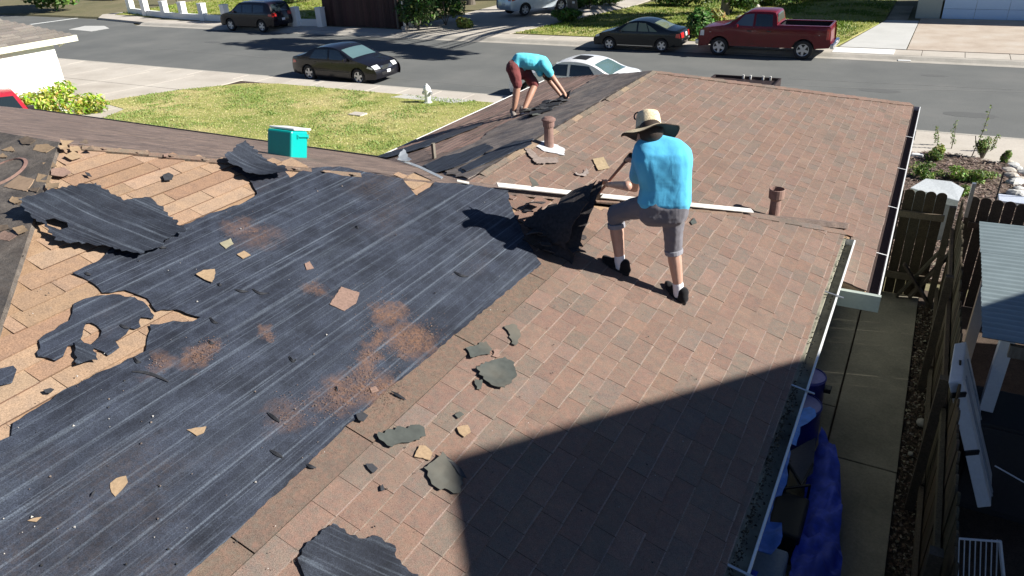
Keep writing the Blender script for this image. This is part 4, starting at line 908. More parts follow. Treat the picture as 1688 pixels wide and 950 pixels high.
print('w2 arms', (sN - eN).length, (eN - haN).length, (sF - eF).length, (eF - haF).length, 'spine', (nek - pel2).length)
legs = [(hN, .085, kN, .06), (kN, .058, aN.lerp(kN, .6), .057), (aN.lerp(kN, .6), .057, aN, .037), (hF, .085, kF, .06), (kF, .058, aF.lerp(kF, .6), .057), (aF.lerp(kF, .6), .057, aF, .037), (aN, .037, aN - Vector((0, 0, .05)), .04), (aF, .037, aF - Vector((0, 0, .05)), .04)]
arms = [(sN, .05, eN, .042), (eN, .042, haN.lerp(eN, .6), .037), (haN.lerp(eN, .6), .037, haN, .026), (sF, .05, eF, .042), (eF, .042, haF, .027)]
tors = slabs_between([(pel2, sp * .07, .095), (wai, sp * .07, .09), (che, sp * .09, .095), (nek, sp * .03, .06)], 10)
fd2 = (Vector((.45, .2, -.9))).normalized(); up2 = (hd - che).normalized()
hb, rt2 = head_parts(hd, fd2, up2)
hand = fingers(haN + (haN - eN).normalized() * .05, (haN - eN), sp, Vector((-.6, -.3, -.5)), 1.1, 1.1) + fingers(haF + (haF - eF).normalized() * .05, (haF - eF), sp, Vector((-.6, -.3, -.5)), 1.1, 1.1)
organic('body', legs + arms + tors + [(nek, .055, hd, .055)] + hand, MAT['skin2'], w2, vox=.008, smooth=4, balls=hb)
eyes(hd, fd2, up2, rt2, w2)
m = MB(); m.ball(hd + up2 * .03 - fd2 * .02, .10, 16, 10); m.build('hair', MAT['hair'], w2, keep=True, smooth=True)
shirt = slabs_between([(pel2.lerp(wai, .25), sp * .085, .118), (wai, sp * .09, .115), (wai.lerp(che, .6), sp * .12, .12), (che, sp * .125, .112), (nek, sp * .05, .07)], 20)
shirt += [(sN, .075, sN.lerp(eN, .55), .068), (sF, .075, sF.lerp(eF, .55), .068), (sN, .075, che, .1), (sF, .075, che, .1), (wai, .12, at_d(882, 112, d0), .05), (che, .10, at_d(890, 122, d0), .05)]
organic('shirt', shirt, cloth('aqua_shirt', (.12, .60, .72)), w2, vox=.010, smooth=5, disp=.024, dscale=.15)
shorts = slabs_between([(pel2.lerp(wai, .2), sp * .085, .115), (pel2, sp * .085, .125), (pel2 - Vector((0, 0, .07)), sp * .08, .11)], 6) + [(hN, .108, kN.lerp(hN, .0), .075), (hF, .108, kF.lerp(hF, .02), .078)]
organic('shorts', shorts, maroon, w2, vox=.010, smooth=2, disp=.03, dscale=.1)
gs = cloth('grey_shoe', (.22, .19, .17)); 
shoe(aN, PGL, Vector((.5, -.8, .1)), w2, gs, sole=sockm); shoe(aF, PGL, Vector((.9, -.3, .2)), w2, gs, sole=sockm)
q = haN + (haN - eN).normalized() * .07
ls = empty('held_shingle', q, 0, 'black torn shingle held up in the stooping worker\'s hand', 'shingle scrap')
patch3('shingle_sheet', (at_d(919, 162, d0 + .22), at_d(936, 164, d0 + .02), at_d(946, 146, d0 + .1), at_d(930, 157, d0 + .25)), 5, 5, 4, .03, .02, .008, .015).build('shingle_sheet', blackp, ls, keep=True)
# ------------------------------------------------------------------ vehicles
def smooth_outline(pts, it=2, keep=()):
    for _ in range(it):
        out = []; n = len(pts)
        for i in range(n - 1):
            a, b = pts[i], pts[i + 1]; out += [(a[0] * .75 + b[0] * .25, a[1] * .75 + b[1] * .25), (a[0] * .25 + b[0] * .75, a[1] * .25 + b[1] * .75)]
        pts = [pts[0]] + out + [pts[-1]]
    return pts
class Car:
    """x forward, y left; profile: upper outline from rear bumper bottom over the roof to the front bumper bottom"""
    def __init__(s, name, L, W, prof, zs, wheels, rw, belt, colmat, label, group=None, tumble=.28, bowf=.12, bowr=.06, cat='car'):
        s.L, s.W, s.zs, s.wheels, s.rw, s.belt, s.tumble, s.bowf, s.bowr = L, W, zs, wheels, rw, belt, tumble, bowf, bowr
        s.root = empty(name, (0, 0, 0), 0, label, cat, group); s.mat = colmat
        s.prof = smooth_outline(prof, 2); s.ztop = max(p[1] for p in prof)
    def hw(s, x, z):
        W2 = s.W / 2; h = s.L / 2; e = max(0, (abs(x) - h * .72) / (h * .28)); w_ = W2 * (1 - .13 * e * e)
        w_ *= 1 - .035 * ((z - s.belt * .62) / (s.belt * .6)) ** 2 if z < s.belt else 1 - .035 * ((.38) / .6) ** 2
        if z > s.belt: w_ -= (z - s.belt) * s.tumble * (1 + .35 * (z - s.belt))
        return w_
    def side_pt(s, x, z, sg, off=0): return Vector((x, sg * (s.hw(x, z) + off), z))
    def top_pt(s, x, z, f, off=0, nrm=None):
        w_ = s.hw(x, z); y = f * w_; bow = (s.bowf * max(0, (x / (s.L / 2))) ** 4 - s.bowr * max(0, -x / (s.L / 2)) ** 4) * f * f
        crown = .035 * (1 - f * f) * (1 if z > s.belt * .8 else .2)
        p = Vector((x - bow * (1 if x > 0 else 1), y, z + crown))
        if nrm is not None: p += nrm * off
        return p
    def body(s):
        # lower outline with wheel arches
        low = [(s.prof[-1][0], s.prof[-1][1])]
        ra = s.rw * 1.17
        for xw in sorted(s.wheels, reverse=True):
            a0 = math.asin(max(-1, min(1, (s.zs - s.rw) / ra)))
            low.append((xw + ra * math.cos(a0), s.zs))
            for i in range(1, 12):
                a = a0 + (PI - 2 * a0) * i / 12; low.append((xw + ra * math.cos(a), s.rw + ra * math.sin(a)))
            low.append((xw - ra * math.cos(a0), s.zs))
        low.append((s.prof[0][0], s.prof[0][1]))
        outline = list(s.prof) + low[1:-1]
        vo, tri = cdt(outline, (), .11)
        m = MB()
        for sg in (1, -1):
            vs = [s.side_pt(q.x, q.y, sg) for q in vo]
            fs = []
            for f in tri:
                a, b, c = [Vector(vo[i]) for i in f[:3]]; ccw = (b - a).cross(c - a) > 0
                fs.append(f if ccw == (sg < 0) else tuple(reversed(f)))
            m.add(vs, fs)
        n = len(s.prof); K = 8; vs = [s.top_pt(x, z, -1 + 2 * k / K) for x, z in s.prof for k in range(K + 1)]
        fs = []
        for i in range(n - 1):
            xm = (s.prof[i][0] + s.prof[i + 1][0]) / 2
            if getattr(s, 'bed', None) and s.bed[0] < xm < s.bed[1]: 
                fs += [(i * (K + 1) + k, i * (K + 1) + k + 1, (i + 1) * (K + 1) + k + 1, (i + 1) * (K + 1) + k) for k in (0, K - 1)]; continue
            fs += [(i * (K + 1) + k, i * (K + 1) + k + 1, (i + 1) * (K + 1) + k + 1, (i + 1) * (K + 1) + k) for k in range(K)]
        m.add(vs, fs)
        me = m.mesh('body'); bm = bmesh.new(); bm.from_mesh(me); bmesh.ops.remove_doubles(bm, verts=bm.verts, dist=.002); bmesh.ops.recalc_face_normals(bm, faces=bm.faces)
        for f in bm.faces: f.smooth = True
        for e in bm.edges:
            if len(e.link_faces) == 2 and e.calc_face_angle(0) > .6: e.smooth = False
        bm.to_mesh(me); bm.free()
        o = link('body', me, s.mat, s.root)
        m = MB(); m.box((0, 0, s.zs + .1), (s.L * .86, s.W * .82, .2)); m.box((0, 0, s.zs + .3), (s.L * .55, s.W * .84, .3)); m.build('underbody', MAT['black'], s.root)
        for xw in s.wheels:
            for sg in (1, -1): s.wheel(xw, sg)
        return o
    def wheel(s, xw, sg, spokes=5):
        r = s.rw; y = sg * (s.W / 2 - .115); Mx = Matrix.Rotation(-PI / 2 * sg, 3, 'X')
        m = MB(); m.lathe([(r * .62, -.09), (r * .8, -.105), (r * .95, -.1), (r, -.07), (r, .07), (r * .95, .1), (r * .8, .105), (r * .64, .09), (r * .62, .06), (r * .62, -.09)], (0, 0, 0), 28, Mx)
        ty = m.build('wheel', MAT['rubber'], s.root, smooth=True); ty.location = (xw, y, r)
        m = MB(); m.lathe([(r * .64, .09), (r * .6, .075), (r * .57, .03), (0, .02)], (0, 0, 0), 24, Mx, mi=1)
        for i in range(spokes):
            a = 2 * PI * i / spokes + .3; d = Mx @ Vector((math.cos(a), math.sin(a), 0)); u_ = Mx @ Vector((0, 0, 1))
            m.bar(d * r * .08 + u_ * .07, d * r * .60 + u_ * .078, .26 * r, .03, u_)
        m.lathe([(r * .64, .094), (r * .585, .085), (r * .565, .04)], (0, 0, 0), 24, Mx); m.lathe([(r * .14, .06), (r * .14, .09), (0, .095)], (0, 0, 0), 10, Mx)
        m.build('rim', [MAT['rim'], MAT['black']], ty)
    def side_patch(s, name, pts, mat, off=.006, par=None, thick=.0, both=True, grid=.12):
        vo, tri = cdt(pts, (), grid)
        for sg in ((1, -1) if both else (both,)):
            m = MB(); n = len(vo); vs = [s.side_pt(q.x, q.y, sg, off) for q in vo] + [s.side_pt(q.x, q.y, sg, -.012) for q in vo]; fs = []; cnt = {}
            for f in tri:
                a, b, c = [Vector(vo[i]) for i in f[:3]]; ccw = (b - a).cross(c - a) > 0
                f2 = f if ccw == (sg < 0) else tuple(reversed(f)); fs.append(f2)
                for i in range(3): cnt[(f2[i], f2[(i + 1) % 3])] = 1
            for (i, j) in list(cnt):
                if (j, i) not in cnt: fs.append((j, i, n + i, n + j))
            m.add(vs, fs); o = m.build(name, mat, par or s.root, smooth=False)
    def at_prof(s, u_):
        i = min(int(u_), len(s.prof) - 2); f = u_ - i; a, b = s.prof[i], s.prof[i + 1]; return (a[0] + (b[0] - a[0]) * f, a[1] + (b[1] - a[1]) * f)
    def span(s, x0, x1, zmin=0, zmax=9):
        return [i for i, p in enumerate(s.prof) if x0 <= p[0] <= x1 and zmin <= p[1] <= zmax]
    def top_patch(s, name, pa, pb, f0, f1, mat, off=.006, inset=.0, g0=None, g1=None):
        """patch over the strip between two profile points pa=(x,z), pb; f0..f1 across (g0..g1 at the far end)"""
        a, b = Vector(pa), Vector(pb); g0 = f0 if g0 is None else g0; g1 = f1 if g1 is None else g1
        k = 8; nrm2 = Vector((-(b - a).y, (b - a).x)).normalized(); nrm = Vector((nrm2.x, 0, nrm2.y))
        if nrm.z < -.2 or (abs(nrm.z) <= .2 and nrm.x * a.x < 0): nrm = -nrm
        m = MB(); vs = []
        def zprof(x, z, d):   # snap to profile: nearest point on the profile polyline
            best = None
            for i in range(len(s.prof) - 1):
                p, q = Vector(s.prof[i]), Vector(s.prof[i + 1]); t_ = max(0, min(1, (Vector((x, z)) - p).dot(q - p) / max(1e-9, (q - p).length_squared))); r = p + (q - p) * t_
                e = (r - Vector((x, z))).length
                if best is None or e < best[0]: best = (e, r)
            return best[1]
        nn = 6
        for i in range(nn + 1):
            q = a.lerp(b, i / nn); r = zprof(q.x, q.y, 0)
            for j in range(k + 1):
                fa = f0 + (f1 - f0) * j / k; fb = g0 + (g1 - g0) * j / k; vs.append(s.top_pt(r.x, r.y, fa * (1 - i / nn) + fb * i / nn, off, nrm))
        fs = [(i * (k + 1) + j, i * (k + 1) + j + 1, (i + 1) * (k + 1) + j + 1, (i + 1) * (k + 1) + j) for i in range(nn) for j in range(k)]
        if (vs[1] - vs[0]).cross(vs[k + 1] - vs[0]).dot(nrm) < 0: fs = [tuple(reversed(f)) for f in fs]
        m.add(vs, fs); o = m.build(name, mat, s.root, smooth=True); return o
    def mirrors(s, x, z, mat=None):
        for sg in (1, -1):
            m = MB(); y = sg * (s.hw(x, z) + .10); m.box((x, y, z), (.10, .19, .13)); m.bar((x + .02, sg * (s.hw(x, z) - .02), z - .03), (x, y, z - .03), .05, .04); m.build('wing_mirror', mat or s.mat, s.root, bev=.03)
    def place(s, x, y, z, rz): s.root.location = (x, y, z); s.root.rotation_euler = (0, 0, rz)
MAT['rim'] = simple('alloy_rim', (.55, .56, .58), .3, .6, bmp=0)
redl = glass_mat('tail_lens', (.45, .02, .02), .15); headl = glass_mat('head_lens', (.65, .68, .7), .12); plate = simple('number_plate', (.75, .75, .78), .4, bmp=0); chrome = simple('chrome', (.7, .7, .72), .12, .95, bmp=0)
SEDAN = [(-2.30, .30), (-2.36, .45), (-2.36, .62), (-2.30, .90), (-2.18, 1.02), (-1.62, 1.06), (-1.05, 1.36), (-.55, 1.45), (.05, 1.455), (.45, 1.36), (1.20, 1.00), (1.75, .90), (2.15, .78), (2.32, .62), (2.36, .45), (2.30, .25)]
def glazed_sedan(c, xr0, xr1, xf0, xf1, zt, roof, doorx, seam=True, four=True):
    """side windows between rear base xr0, rear roof xr1, front roof xf0, front base xf1"""
    zb = c.belt + .025
    b = doorx
    c.side_patch('side_window', [(b + .05, zb), (xf1 - .28, zb), (xf0 - .03, zt - .02), (b + .05, zt)], c.gl)
    c.side_patch('side_window', [(xr0 + .42, zb), (b - .05, zb), (b - .05, zt), (xr1 + .12, zt - .03)], c.gl)
def seams(c, xs, z0, z1):
    for x in xs: c.side_patch('door_seam', [(x - .006, z0), (x + .006, z0), (x + .006, z1), (x - .006, z1)], MAT['black'], .004, grid=0)
# dark sedan parked facing right at the near kerb
c = Car('parked_car', 4.8, 1.84, SEDAN, .24, (1.42, -1.36), .335, .95, paint('black_paint', (.008, .008, .012)), 'black four door sedan parked at the near kerb beside the sunny lawn'); c.gl = MAT['glass']
c.body(); glazed_sedan(c, -1.62, -1.0, .42, 1.18, 1.36, 1.45, -.12)
c.top_patch('windscreen', (1.14, 1.03), (.48, 1.35), -.86, .86, MAT['glass_teal'], g0=-.86, g1=.86); c.top_patch('rear_window', (-1.58, 1.09), (-1.05, 1.35), -.8, .8, MAT['glass'])
c.top_patch('grille', (2.33, .60), (2.22, .74), -.42, .42, chrome, .012); c.top_patch('lower_grille', (2.36, .36), (2.36, .50), -.5, .5, MAT['black'], .01); c.top_patch('number_plate', (2.365, .44), (2.35, .56), -.14, .14, plate, .025)
c.top_patch('headlight', (2.30, .64), (2.14, .78), .50, .90, headl, .014); c.top_patch('headlight', (2.30, .64), (2.14, .78), -.90, -.50, headl, .014)
c.side_patch('headlight', [(1.95, .72), (2.2, .66), (2.2, .72), (1.98, .80)], headl); c.side_patch('tail_light', [(-2.28, .72), (-2.02, .76), (-2.05, .86), (-2.24, .86)], redl)
seams(c, (.98, -.12, -1.12), .34, .94); c.mirrors(.86, 1.0)
for x in (.05, -1.0): c.side_patch('door_handle', [(x, .84), (x + .16, .84), (x + .16, .87), (x, .87)], MAT['black'], .02, grid=0)
c.side_patch('door_trim', [(-.95, .48), (.95, .48), (.95, .52), (-.95, .52)], MAT['black'], .008, grid=.4)
c.place(-22.35, 25.28, 0, R(-1))
# dark green coupe across the street, facing left
COUPE = [(-2.16, .32), (-2.22, .45), (-2.22, .60), (-2.16, .88), (-2.05, .97), (-1.50, 1.0), (-.80, 1.30), (-.30, 1.385), (.15, 1.37), (.45, 1.29), (1.12, .94), (1.65, .84), (2.02, .72), (2.18, .56), (2.2, .42), (2.14, .24)]
c = Car('parked_car', 4.4, 1.7, COUPE, .24, (1.34, -1.28), .305, .89, paint('green_black_paint', (.006, .010, .014)), 'dark green two door coupe parked across the street in front of the shaded lawn'); c.gl = MAT['glass']
c.body(); g = glass_mat('clear_side_glass', (.16, .19, .12)); 
c.side_patch('side_window', [(-.02, .92), (.82, .92), (.42, 1.24), (-.02, 1.29)], g); c.side_patch('side_window', [(-.62, .92), (-.10, .92), (-.10, 1.29), (-.45, 1.27)], g); c.side_patch('side_window', [(-1.05, .92), (-.68, .92), (-.52, 1.22), (-.7, 1.14)], g)
c.top_patch('windscreen', (1.08, .97), (.46, 1.285), -.86, .86, MAT['glass']); c.top_patch('rear_window', (-1.46, 1.02), (-.84, 1.28), -.82, .82, g)
c.top_patch('tail_light', (-2.21, .64), (-2.15, .86), .45, .93, redl, .012); c.top_patch('tail_light', (-2.21, .64), (-2.15, .86), -.93, -.45, redl, .012); c.top_patch('number_plate', (-2.22, .68), (-2.17, .82), -.16, .16, plate, .02)
c.side_patch('tail_light', [(-2.15, .64), (-1.92, .68), (-1.95, .84), (-2.1, .86)], redl); c.side_patch('headlight', [(1.86, .64), (2.08, .6), (2.05, .7), (1.86, .76)], headl); c.top_patch('bumper_trim', (-2.22, .48), (-2.22, .58), -.9, .9, simple('scuffed_bumper', (.2, .2, .19), .6), .012)
seams(c, (.92, -.42), .34, .88); c.mirrors(.72, .94); c.side_patch('door_handle', [(-.30, .79), (-.14, .79), (-.14, .82), (-.30, .82)], MAT['black'], .02, grid=0)
c.side_patch('side_sill', [(-.85, .26), (.92, .26), (.92, .285), (-.85, .285)], chrome, .012, grid=.4)
c.place(-12.55, 35.6, 0, R(180.5))
# dark red pickup, facing left
PICK = [(-2.82, .50), (-2.86, .62), (-2.84, .75), (-2.80, 1.33), (-2.72, 1.36), (-1.2, 1.36), (-.62, 1.37), (-.60, 1.40), (-.52, 1.84), (-.35, 1.90), (.55, 1.91), (.80, 1.86), (1.45, 1.36), (2.0, 1.28), (2.6, 1.20), (2.78, 1.08), (2.82, .80), (2.84, .5), (2.78, .38)]
c = Car('pickup_truck', 5.7, 1.98, PICK, .46, (1.83, -1.78), .40, 1.26, paint('dark_red_paint', (.13, .006, .012)), 'dark red crew cab pickup truck with an open empty bed parked across the street', tumble=.26, cat='pickup truck'); c.gl = MAT['glass']
c.bed = (-2.70, -.66); c.body()
m = MB(); x0, x1, yb, zf, zt = -2.70, -.68, .80, .82, 1.355
m.add([(x0, -yb, zf), (x1, -yb, zf), (x1, yb, zf), (x0, yb, zf), (x0, -yb, zt), (x1, -yb, zt), (x1, yb, zt), (x0, yb, zt)], [(0, 1, 2, 3), (4, 5, 1, 0), (6, 7, 3, 2), (7, 4, 0, 3), (5, 6, 2, 1)])
m.build('truck_bed', MAT['black'], c.root)
m = MB()
for sg in (1, -1): m.bar((x0 - .05, sg * .86, 1.375), (x1, sg * .86, 1.375), .16, .03)
m.bar((x0 - .03, -.8, 1.375), (x0 - .03, .8, 1.375), .08, .03); m.build('bed_rail', c.mat, c.root, bev=.01)
c.side_patch('side_window', [(.42, 1.32), (1.20, 1.34), (.82, 1.78), (.42, 1.82)], glass_mat('pick_glass', (.07, .10, .13))); c.side_patch('side_window', [(-.42, 1.32), (.32, 1.32), (.32, 1.82), (-.36, 1.80)], MAT['glass'])
c.top_patch('windscreen', (1.42, 1.39), (.86, 1.83), -.9, .9, MAT['glass']); c.top_patch('rear_window', (-.60, 1.46), (-.54, 1.80), -.82, .82, MAT['glass'], .01)
c.top_patch('grille', (2.82, .82), (2.79, 1.06), -.55, .55, chrome, .012)
for s_ in (1, -1): c.top_patch('headlight', (2.82, .85), (2.76, 1.10), .62 * s_, .95 * s_, headl, .014)
c.side_patch('headlight', [(2.55, .86), (2.74, .86), (2.72, 1.08), (2.55, 1.10)], headl); c.side_patch('tail_light', [(-2.8, .84), (-2.66, .84), (-2.66, 1.26), (-2.78, 1.26)], redl, .012)
for (xa, nm) in ((2.86, 'front_bumper'), (-2.93, 'rear_bumper')):
    m = MB(); m.box((xa, 0, .58), (.16, 1.86, .22)); m.build(nm, chrome, c.root, bev=.05)
m = MB(); m.box((-2.995, 0, .6), (.02, .32, .16)); m.build('number_plate', plate, c.root)
seams(c, (1.30, .37, -.50), .52, 1.28); c.mirrors(1.08, 1.33)
c.side_patch('trim_stripe', [(-2.4, 1.02), (2.3, 1.02), (2.3, 1.035), (-2.4, 1.035)], MAT['rim'], .006, grid=.5)
for x in (.45, -.38): c.side_patch('door_handle', [(x, 1.1), (x + .17, 1.1), (x + .17, 1.14), (x, 1.14)], MAT['black'], .025, grid=0)
c.place(-6.72, 35.65, 0, R(180))
# black SUV far left across the street, facing left
SUVP = [(-2.36, .38), (-2.44, .55), (-2.42, .85), (-2.36, 1.12), (-2.22, 1.52), (-2.05, 1.72), (-1.5, 1.77), (.2, 1.76), (.55, 1.68), (1.18, 1.18), (1.8, 1.08), (2.22, .96), (2.38, .76), (2.42, .5), (2.34, .32)]
def suv(colm, label, gl):
    c = Car('parked_suv', 4.85, 1.92, SUVP, .34, (1.42, -1.40), .375, 1.12, colm, label, tumble=.26, cat='SUV')
    c.body(); c.side_patch('side_window', [(.18, 1.17), (.98, 1.17), (.55, 1.58), (.18, 1.62)], gl); c.side_patch('side_window', [(-.75, 1.17), (.10, 1.17), (.10, 1.62), (-.75, 1.63)], gl); c.side_patch('side_window', [(-1.75, 1.22), (-.85, 1.17), (-.85, 1.62), (-1.72, 1.58)], gl)
    c.top_patch('windscreen', (1.14, 1.21), (.6, 1.65), -.88, .88, gl); c.top_patch('rear_window', (-2.34, 1.18), (-2.16, 1.62), -.8, .8, gl)
    for s_ in (1, -1): c.top_patch('tail_light', (-2.42, .92), (-2.36, 1.12), .58 * s_, .96 * s_, redl, .012); c.top_patch('headlight', (2.36, .74), (2.2, .92), .55 * s_, .92 * s_, headl, .012)
    c.side_patch('tail_light', [(-2.36, .94), (-2.1, .98), (-2.12, 1.1), (-2.32, 1.1)], redl); c.top_patch('number_plate', (-2.44, .66), (-2.43, .80), -.16, .16, plate, .02); c.top_patch('bumper_trim', (-2.4, .44), (-2.44, .54), -.85, .85, chrome, .012)
    c.top_patch('grille', (2.41, .6), (2.37, .78), -.4, .4, chrome, .012)
    seams(c, (1.05, .14, -.80), .42, 1.14); c.mirrors(.86, 1.2)
    for s_ in (1, -1):
        m = MB(); m.bar((-1.7, s_ * .66, 1.81), (.1, s_ * .66, 1.81), .03, .03); m.build('roof_rail', MAT['steel'], c.root)
    return c
c = suv(paint('deep_black_paint', (.010, .007, .012)), 'black SUV with roof rails parked beside the white pillars', MAT['glass']); c.place(-38.75, 35.95, 0, R(179))
c = suv(paint('silver_paint', (.55, .62, .68), .3, .5), 'silver white SUV parked on the shaded driveway with its rear to the street', MAT['glass']); c.place(-23.25, 45.2, .22, R(62))
# white sedan with sunroof at the near kerb, mostly behind the roof
c = Car('parked_car', 4.8, 1.84, SEDAN, .24, (1.42, -1.36), .335, .95, paint('white_paint_car', (.72, .74, .77), .25, .0), 'white car with black sunroof parked behind the front roof corner'); c.gl = MAT['glass']
c.body(); glazed_sedan(c, -1.62, -1.0, .42, 1.18, 1.36, 1.45, -.12)
c.top_patch('windscreen', (1.14, 1.03), (.48, 1.35), -.86, .86, MAT['glass_teal']); c.top_patch('rear_window', (-1.70, 1.06), (-1.02, 1.36), -.84, .84, MAT['glass_teal'], g0=-.8, g1=.8); c.top_patch('sunroof', (-.60, 1.46), (-.05, 1.475), -.5, .5, MAT['black'], .008)
c.mirrors(.86, 1.0, MAT['black'])
for s_ in (1, -1): c.top_patch('headlight', (2.30, .64), (2.14, .78), .50 * s_, .90 * s_, headl, .014)
seams(c, (.98, -.12, -1.12), .34, .94)
c.place(-11.35, 25.15, 0, R(180))
# red car in the neighbouring drive
c = Car('parked_car', 4.8, 1.84, SEDAN, .24, (1.42, -1.36), .335, .95, paint('bright_red_paint', (.50, .03, .05), .3, .1), 'bright red car half hidden beside the hedge at far left'); c.gl = MAT['glass']
c.body(); glazed_sedan(c, -1.62, -1.0, .42, 1.18, 1.36, 1.45, -.12); c.top_patch('windscreen', (1.14, 1.03), (.48, 1.35), -.86, .86, MAT['glass']); c.mirrors(.86, 1.0, MAT['black'])
q = at_g(44, 178, .9); print('red', q)
c.place(-25.5, 12.2, hgt(12.2), R(-22))
# pale van far up the side street
c = suv(paint('grey_paint', (.35, .34, .36)), 'grey car at the very top left corner of the side street', MAT['glass']); q = at_z(182, 4, 0); c.place(q.x - 1.5, q.y + 1.5, 0, R(170))
# ---- dark dump trailer with stake pockets in the drive, just above the far hip
tr_ = empty('dump_trailer', (-4.95, 22.3, -.22), 0, 'dark dump trailer with pale stakes just showing behind the far hip', 'trailer')
m = MB(); dk = simple('dark_red_steel', (.022, .012, .012), .6, var=.2)
X0, X1, Y0, Y1, Z0, Z1 = -1.0, 1.0, -1.7, 1.7, .7, 1.62
for (a, b) in (((X0, Y0), (X1, Y0)), ((X1, Y0), (X1, Y1)), ((X1, Y1), (X0, Y1)), ((X0, Y1), (X0, Y0))):
    m.bar((a[0], a[1], (Z0 + Z1) / 2), (b[0], b[1], (Z0 + Z1) / 2), .06, Z1 - Z0)
m.box((0, 0, 1.5), (1.9, 3.3, .10)); m.build('trailer_box', dk, tr_)
for x in (-.1, .12, .5, .72):
    m = MB(); m.box((x, Y1 - .07, 1.25), (.05, .06, .85)); m.build('stake', oldw, tr_)
m = MB(); m.bar((0, 1.7, .5), (0, 3.0, .45), .1, .1); m.build('drawbar', dk, tr_)
for x in (-1.08, 1.08):
    for y in (-.4, .4):
        m = MB(); m.tube((x - .1, y, .36), (x + .1, y, .36), .36, .36, 20); m.build('wheel', MAT['rubber'], tr_, bev=.03)
m = MB(); m.path([(1.02, Y0 - .1, 1.4), (1.15, Y0 - .12, 1.62), (1.22, Y0 - .1, 1.45), (1.1, Y0 - .1, 1.2)], .05); m.build('tarp_hook', MAT['black'], tr_)
# ------------------------------------------------------------------ ground, street, walks
def area(name, pts, mat, dz=0.0, thick=.12, follow=True, kind='structure', grid=1.5, parent=None, z=None):
    vo, tri = cdt(pts, (), grid); m = MB(); n = len(vo)
    zz = (lambda y: hgt(y) + dz) if z is None else (lambda y: z)
    vs = [(q.x, q.y, zz(q.y)) for q in vo] + [(q.x, q.y, zz(q.y) - thick) for q in vo]; fs = []; cnt = {}
    for f in tri:
        if (vo[f[1]] - vo[f[0]]).cross(vo[f[2]] - vo[f[0]]) < 0: f = tuple(reversed(f))
        fs.append(f)
        for i in range(len(f)): cnt[(f[i], f[(i + 1) % len(f)])] = 1
    for (i, j) in list(cnt):
        if (j, i) not in cnt: fs.append((j, i, n + i, n + j))
    m.add(vs, fs); o = m.build(name, mat, parent)
    if kind: o['kind'] = kind
    return o
def gx(px, dz=0): return [tuple(at_g(u, v, dz)[:2]) for u, v in px]
def zx(px, z): return [tuple(at_z(u, v, z)[:2]) for u, v in px]
# ground sheet reaches the horizon
m = MB(); xs = [-600, -200, -90, -50, -30, -20, -10, 0, 10, 40, 200, 600]; ys = [-600, -100, -20, 0, 13, 16, 19, 22, 22.6, 37.2, 37.35, 60, 120, 300, 900]
zz = lambda y: hgt(y) - .02 if y <= 22 or y >= 37.3 else -.06
m.add([(x, y, zz(y)) for x in xs for y in ys], [(i * len(ys) + j, (i + 1) * len(ys) + j, (i + 1) * len(ys) + j + 1, i * len(ys) + j + 1) for i in range(len(xs) - 1) for j in range(len(ys) - 1)])
tag(m.build('ground', MAT['ground']), kind='structure')
NE, FE = 24.65, 35.2
area('street', [(-300, NE - .3), (200, NE - .3), (200, FE + .3), (-50.5, FE + .3), (-57, 39.5), (-63, 47), (-70, 130), (-90, 130), (-84, FE + .3), (-300, FE + .3)], MAT['asphalt'], z=0.0, thick=.05, grid=0)
# near sidewalk: kerb, gutter and slabs
def walk(name, x0, x1, ya, yb, kerb_y, step, mat, skip=()):
    w_ = area(name, [(x0, ya), (x1, ya), (x1, yb), (x0, yb)], MAT['dirt'], z=.10, thick=.1, grid=0)
    x = x0; rnd = random.Random(int(abs(ya) * 10))
    while x < x1:
        m = MB(); h = rnd.uniform(-.004, .004); m.box((x + step / 2, (ya + yb) / 2, .12 + h), (step - .018, abs(yb - ya) - .01, .06)); m.build('paving_slab', mat, w_, bev=.008); x += step
    return w_
wn = walk('sidewalk', -60, 9, 22.86, 24.0, NE, 1.5, MAT['concrete'])
def kerb(name, x0, x1, y_road, y_back):
    m = MB(); ys = [y_road, y_road + (y_back - y_road) * .42, y_road + (y_back - y_road) * .72, y_back]; zs = [.006, .03, .135, .15]
    m.add([(x, y, z) for x in (x0, x1) for y, z in zip(ys, zs)], [(i, i + 1, 4 + i + 1, 4 + i) for i in range(3)]); m.add([(x, ys[0], -.1) for x in (x0, x1)] + [(x, ys[0], .006) for x in (x0, x1)], [(0, 1, 3, 2)])
    return tag(m.build(name, MAT['kerb']), kind='structure')
kerb('kerb', -60, 9, NE, 23.98); kerb('kerb', -50, 30, FE, 35.95)
wf = walk('sidewalk', -50, 30, 35.97, 37.25, FE, 1.6, MAT['concrete'])
